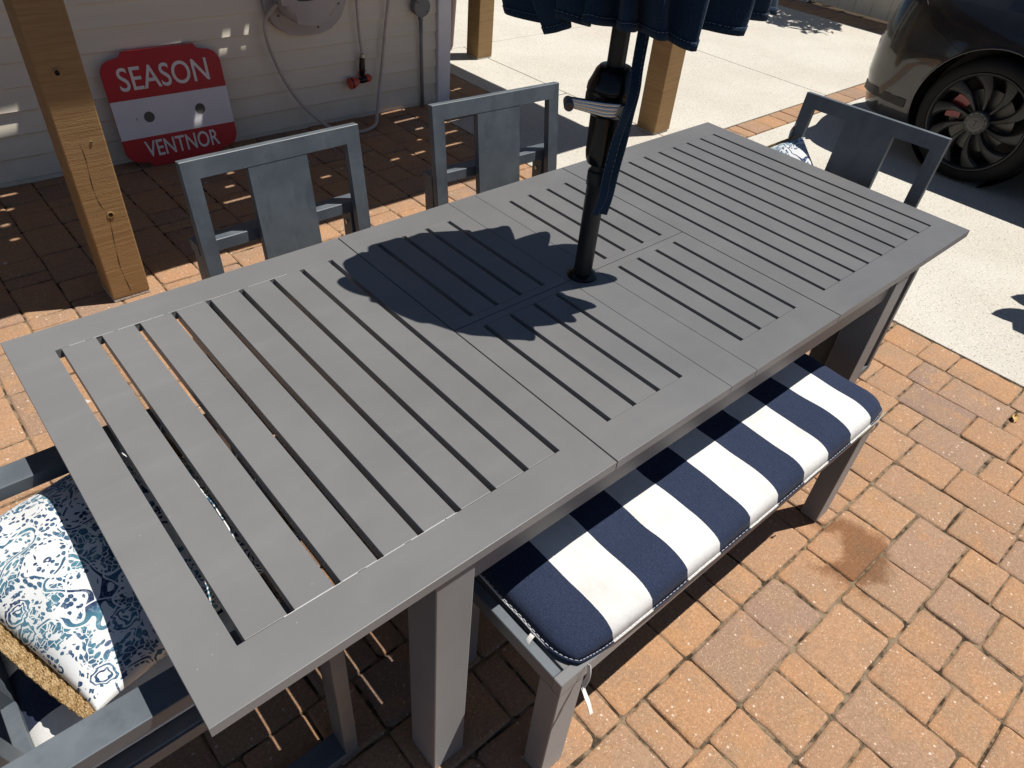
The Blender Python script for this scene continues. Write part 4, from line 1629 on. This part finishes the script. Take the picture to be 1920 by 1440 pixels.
# tail lamp at the shoulder
b2 = bm_new()
P = [(-(side_x(y_, .86) + .001), y_, .86 + .05 * (y_ - .8)) for y_ in [.98 + .012 * k for k in range(0, 10)]]
add_ribbon(b2, P, Vector((0, .2, 1)), .055, .010)
obj('tail_lamp', b2, 'tail_lamp', car, smooth=30)
obj('side_mirror', xf(box(-.10, .02, -.05, .05, -.06, .06, .03, 3), Matrix.Translation((-1.02, -1.95, .98))), 'car', car, smooth=40)
obj('underbody', box(-.72, .72, -3.2, .85, .17, .24), 'car_trim', car)
for yw in (YW, YW - 2.89):
    for s in (-1, 1):
        b2 = lathe([(.384, -.001), (.384, .17)], 40)
        b2 = xf(b2, Matrix.Translation((s * .73 - (.0 if s > 0 else 0), yw, .350)) @ Matrix.Rotation(R(90) * s, 4, 'Y'))
        bmesh.ops.delete(b2, geom=[f for f in b2.faces if len(f.verts) > 8 and f.calc_center_median().x * s > .8], context='FACES')
        obj('arch_liner', b2, 'car_trim', car, smooth=40)

def wheel(loc, s, detail=True):
    """axle along X; outer face towards s"""
    RW = .346
    wm = Matrix.Rotation(R(90) * s, 4, 'Y')
    w_ = obj('wheel', xf(lathe([(.262, -.19), (.262, -.012), (.270, -.004), (.2715, .0), (.270, .004), (.2635, .004), (.2560, -.004), (.2500, -.03), (.240, -.16)], 64, False), wm), 'rim', car, loc, 40)
    obj('tyre', xf(lathe([(.272, -.20), (.300, -.215), (.330, -.205), (.345, -.185), (.3455, -.045), (.338, -.022), (.318, -.003), (.296, .003), (.276, .001), (.2725, -.006)], 64, False), wm), 'tyre', w_, smooth=40)
    obj('brake_disc', xf(lathe([(.06, -.105), (.175, -.105), (.175, -.085), (.06, -.085)], 40), wm), 'disc', w_, smooth=40)
    b3 = bm_new()
    arc = [(-R(8) + R(52) * k / 8) for k in range(9)]
    inner, outer = .115, .196
    rings = []
    for a in arc:
        rings.append([b3.verts.new((r_ * math.sin(a), r_ * math.cos(a), z_)) for r_, z_ in ((inner, -.12), (outer, -.12), (outer, -.062), (inner, -.062))])
    for a, b in zip(rings, rings[1:]):
        for k in range(4):
            b3.faces.new((a[k], a[(k + 1) % 4], b[(k + 1) % 4], b[k]))
    b3.faces.new(rings[0][::-1]); b3.faces.new(rings[-1])
    cal = xf(b3, Matrix.Rotation(R(-90) * (1), 4, 'X') @ Matrix.Identity(4)) if False else xf(b3, wm)
    obj('brake_caliper', cal, 'caliper', w_, smooth=30)
    # swirling blades
    proto = None
    NB = 10
    for q in range(NB):
        if proto is None:
            b4 = bm_new()
            rows4 = []
            for j in range(11):
                t_ = j / 10
                r_ = .060 + (.2545 - .060) * t_
                swirl = .30 * t_ * t_ * (1.0) - .02
                half = (.0095 + .040 * t_ ** 1.9) / r_ * (1.0 if j < 10 else 1.06)
                zf = -.006 - .020 * (1 - t_) ** 2 - .008 * t_
                a0, a1 = swirl - half * .75, swirl + half * 1.1
                rows4.append([b4.verts.new((r_ * math.cos(a), r_ * math.sin(a), z_)) for a, z_ in ((a0, zf - .040), (a0, zf - .006), (a0 * .8 + a1 * .2, zf), (a1 * .8 + a0 * .2, zf - .002), (a1, zf - .014), (a1, zf - .040))])
            for a, b in zip(rows4, rows4[1:]):
                for k in range(6):
                    b4.faces.new((a[k], a[(k + 1) % 6], b[(k + 1) % 6], b[k]))
            bmesh.ops.recalc_face_normals(b4, faces=b4.faces)
            proto = obj('spoke', xf(b4, wm), 'rim', w_, smooth=40)
        else:
            c_ = proto.copy()
            C.objects.link(c_)
            c_.parent = w_
            c_.rotation_euler = (2 * PI * q / NB, 0, 0)
    obj('hub_cap', xf(lathe([(.064, -.05), (.066, -.012), (.062, -.004), (.058, -.001), (.050, -.003), (.049, -.001), (.030, .0025), (.0285, .0005)], 40), wm), 'hub_gray', w_, smooth=40)
    b5 = bm_new()
    for q in range(12):
        a = 2 * PI * q / 12
        m_ = Matrix.Rotation(a, 4, 'Z')
        vs = [m_ @ Vector(p_) for p_ in ((.0555, -.0055, .0005), (.0555, .0055, .0005), (.044, 0, .0012))]
        b5.faces.new([b5.verts.new(v_) for v_ in vs])
    obj('hub_mark', xf(b5, wm), 'car_trim', w_)
    b6 = bm_new()
    # the T shaped emblem
    ori = Matrix.Rotation(R(90 if s > 0 else 90), 4, 'Z')
    add_box(b6, -.0022, .0022, -.017, .009, .0005, .0022)
    prevv = None
    for k in range(9):
        x_ = -.016 + .032 * k / 8
        y_ = .0145 - 14 * x_ * x_
        tt = .0030 - 4 * abs(x_) * .02
        cur_ = (b6.verts.new((x_, y_ - tt, .0022)), b6.verts.new((x_, y_ + tt * .5, .0022)))
        if prevv:
            b6.faces.new((prevv[0], cur_[0], cur_[1], prevv[1]))
        prevv = cur_
    # put "up" of the emblem to world +Z: wm maps local x -> -z (s>0)
    up_fix = Matrix.Rotation(R(90) if s < 0 else R(90), 4, 'Z')
    em = xf(b6, wm @ up_fix) if s > 0 else xf(b6, wm @ Matrix.Rotation(R(-90), 4, 'Z'))
    obj('emblem', em, 'car_trim', w_)
    return w_
for yw in (YW, YW - 2.89):
    for s in (-1, 1):
        wheel((s * .942, yw, .3465), s)

# ------------------------------------------------------------------ small things
plant = thing('shadow_plant', 'broad leaved plant in a clay pot added out of view to shadow the drive', 'plant', (2.98, -1.02, 0))  # unseen plant, added only to cast the shadow at the right edge
obj('pot', lathe([(.11, .004), (.16, .26), (.175, .265), (.178, .30), (.165, .302)], 32), 'terracotta', plant, smooth=40)
bm = bm_new()
pr = random.Random(8)
def big_leaf(bm, p, d, n_, L, wd):
    d = Vector(d).normalized()
    s = d.cross(Vector(n_)).normalized()
    nn = s.cross(d)
    prev = None
    for k in range(8):
        t_ = k / 7
        c_ = Vector(p) + d * L * t_ - nn * .10 * L * t_ * t_
        hw = wd * math.sin(PI * min(1, t_ * .93 + .07)) ** .8
        cur_ = [bm.verts.new(c_ - s * hw), bm.verts.new(c_ + nn * -.012), bm.verts.new(c_ + s * hw)]
        if prev:
            bm.faces.new((prev[0], cur_[0], cur_[1], prev[1]))
            bm.faces.new((prev[1], cur_[1], cur_[2], prev[2]))
        prev = cur_
stems = bm_new()
for k in range(16):
    a = 2 * PI * k / 16 + pr.uniform(-.2, .2)
    h_ = pr.uniform(.55, 1.25)
    rr = pr.uniform(.05, .22)
    tip = Vector((rr * math.cos(a), rr * math.sin(a), h_))
    add_tube(stems, smooth_path([(0.05 * math.cos(a), .05 * math.sin(a), .28), (tip.x * .6, tip.y * .6, h_ * .7), tuple(tip)], 4), .006, 6)
    big_leaf(bm, tip, (math.cos(a), math.sin(a), .05), (0, 0, 1), pr.uniform(.22, .34), pr.uniform(.07, .10))
obj('stem', stems, 'leaf_green', plant, smooth=True)
obj('leaf', bm, 'leaf_green', plant, smooth=True)
bpy.data.objects['leaf']['kind'] = 'stuff'
bpy.data.objects['stem']['kind'] = 'stuff'

bm = bm_new()
big_leaf(bm, (0, 0, .004), (1, .3, .15), (0, 0, 1), .045, .012)
tag(obj('fallen_leaf', bm, 'dry_leaf', None, (1.565, -.872, .004), True), 'dry yellow leaf lying on the pavers by the drive', 'leaf')
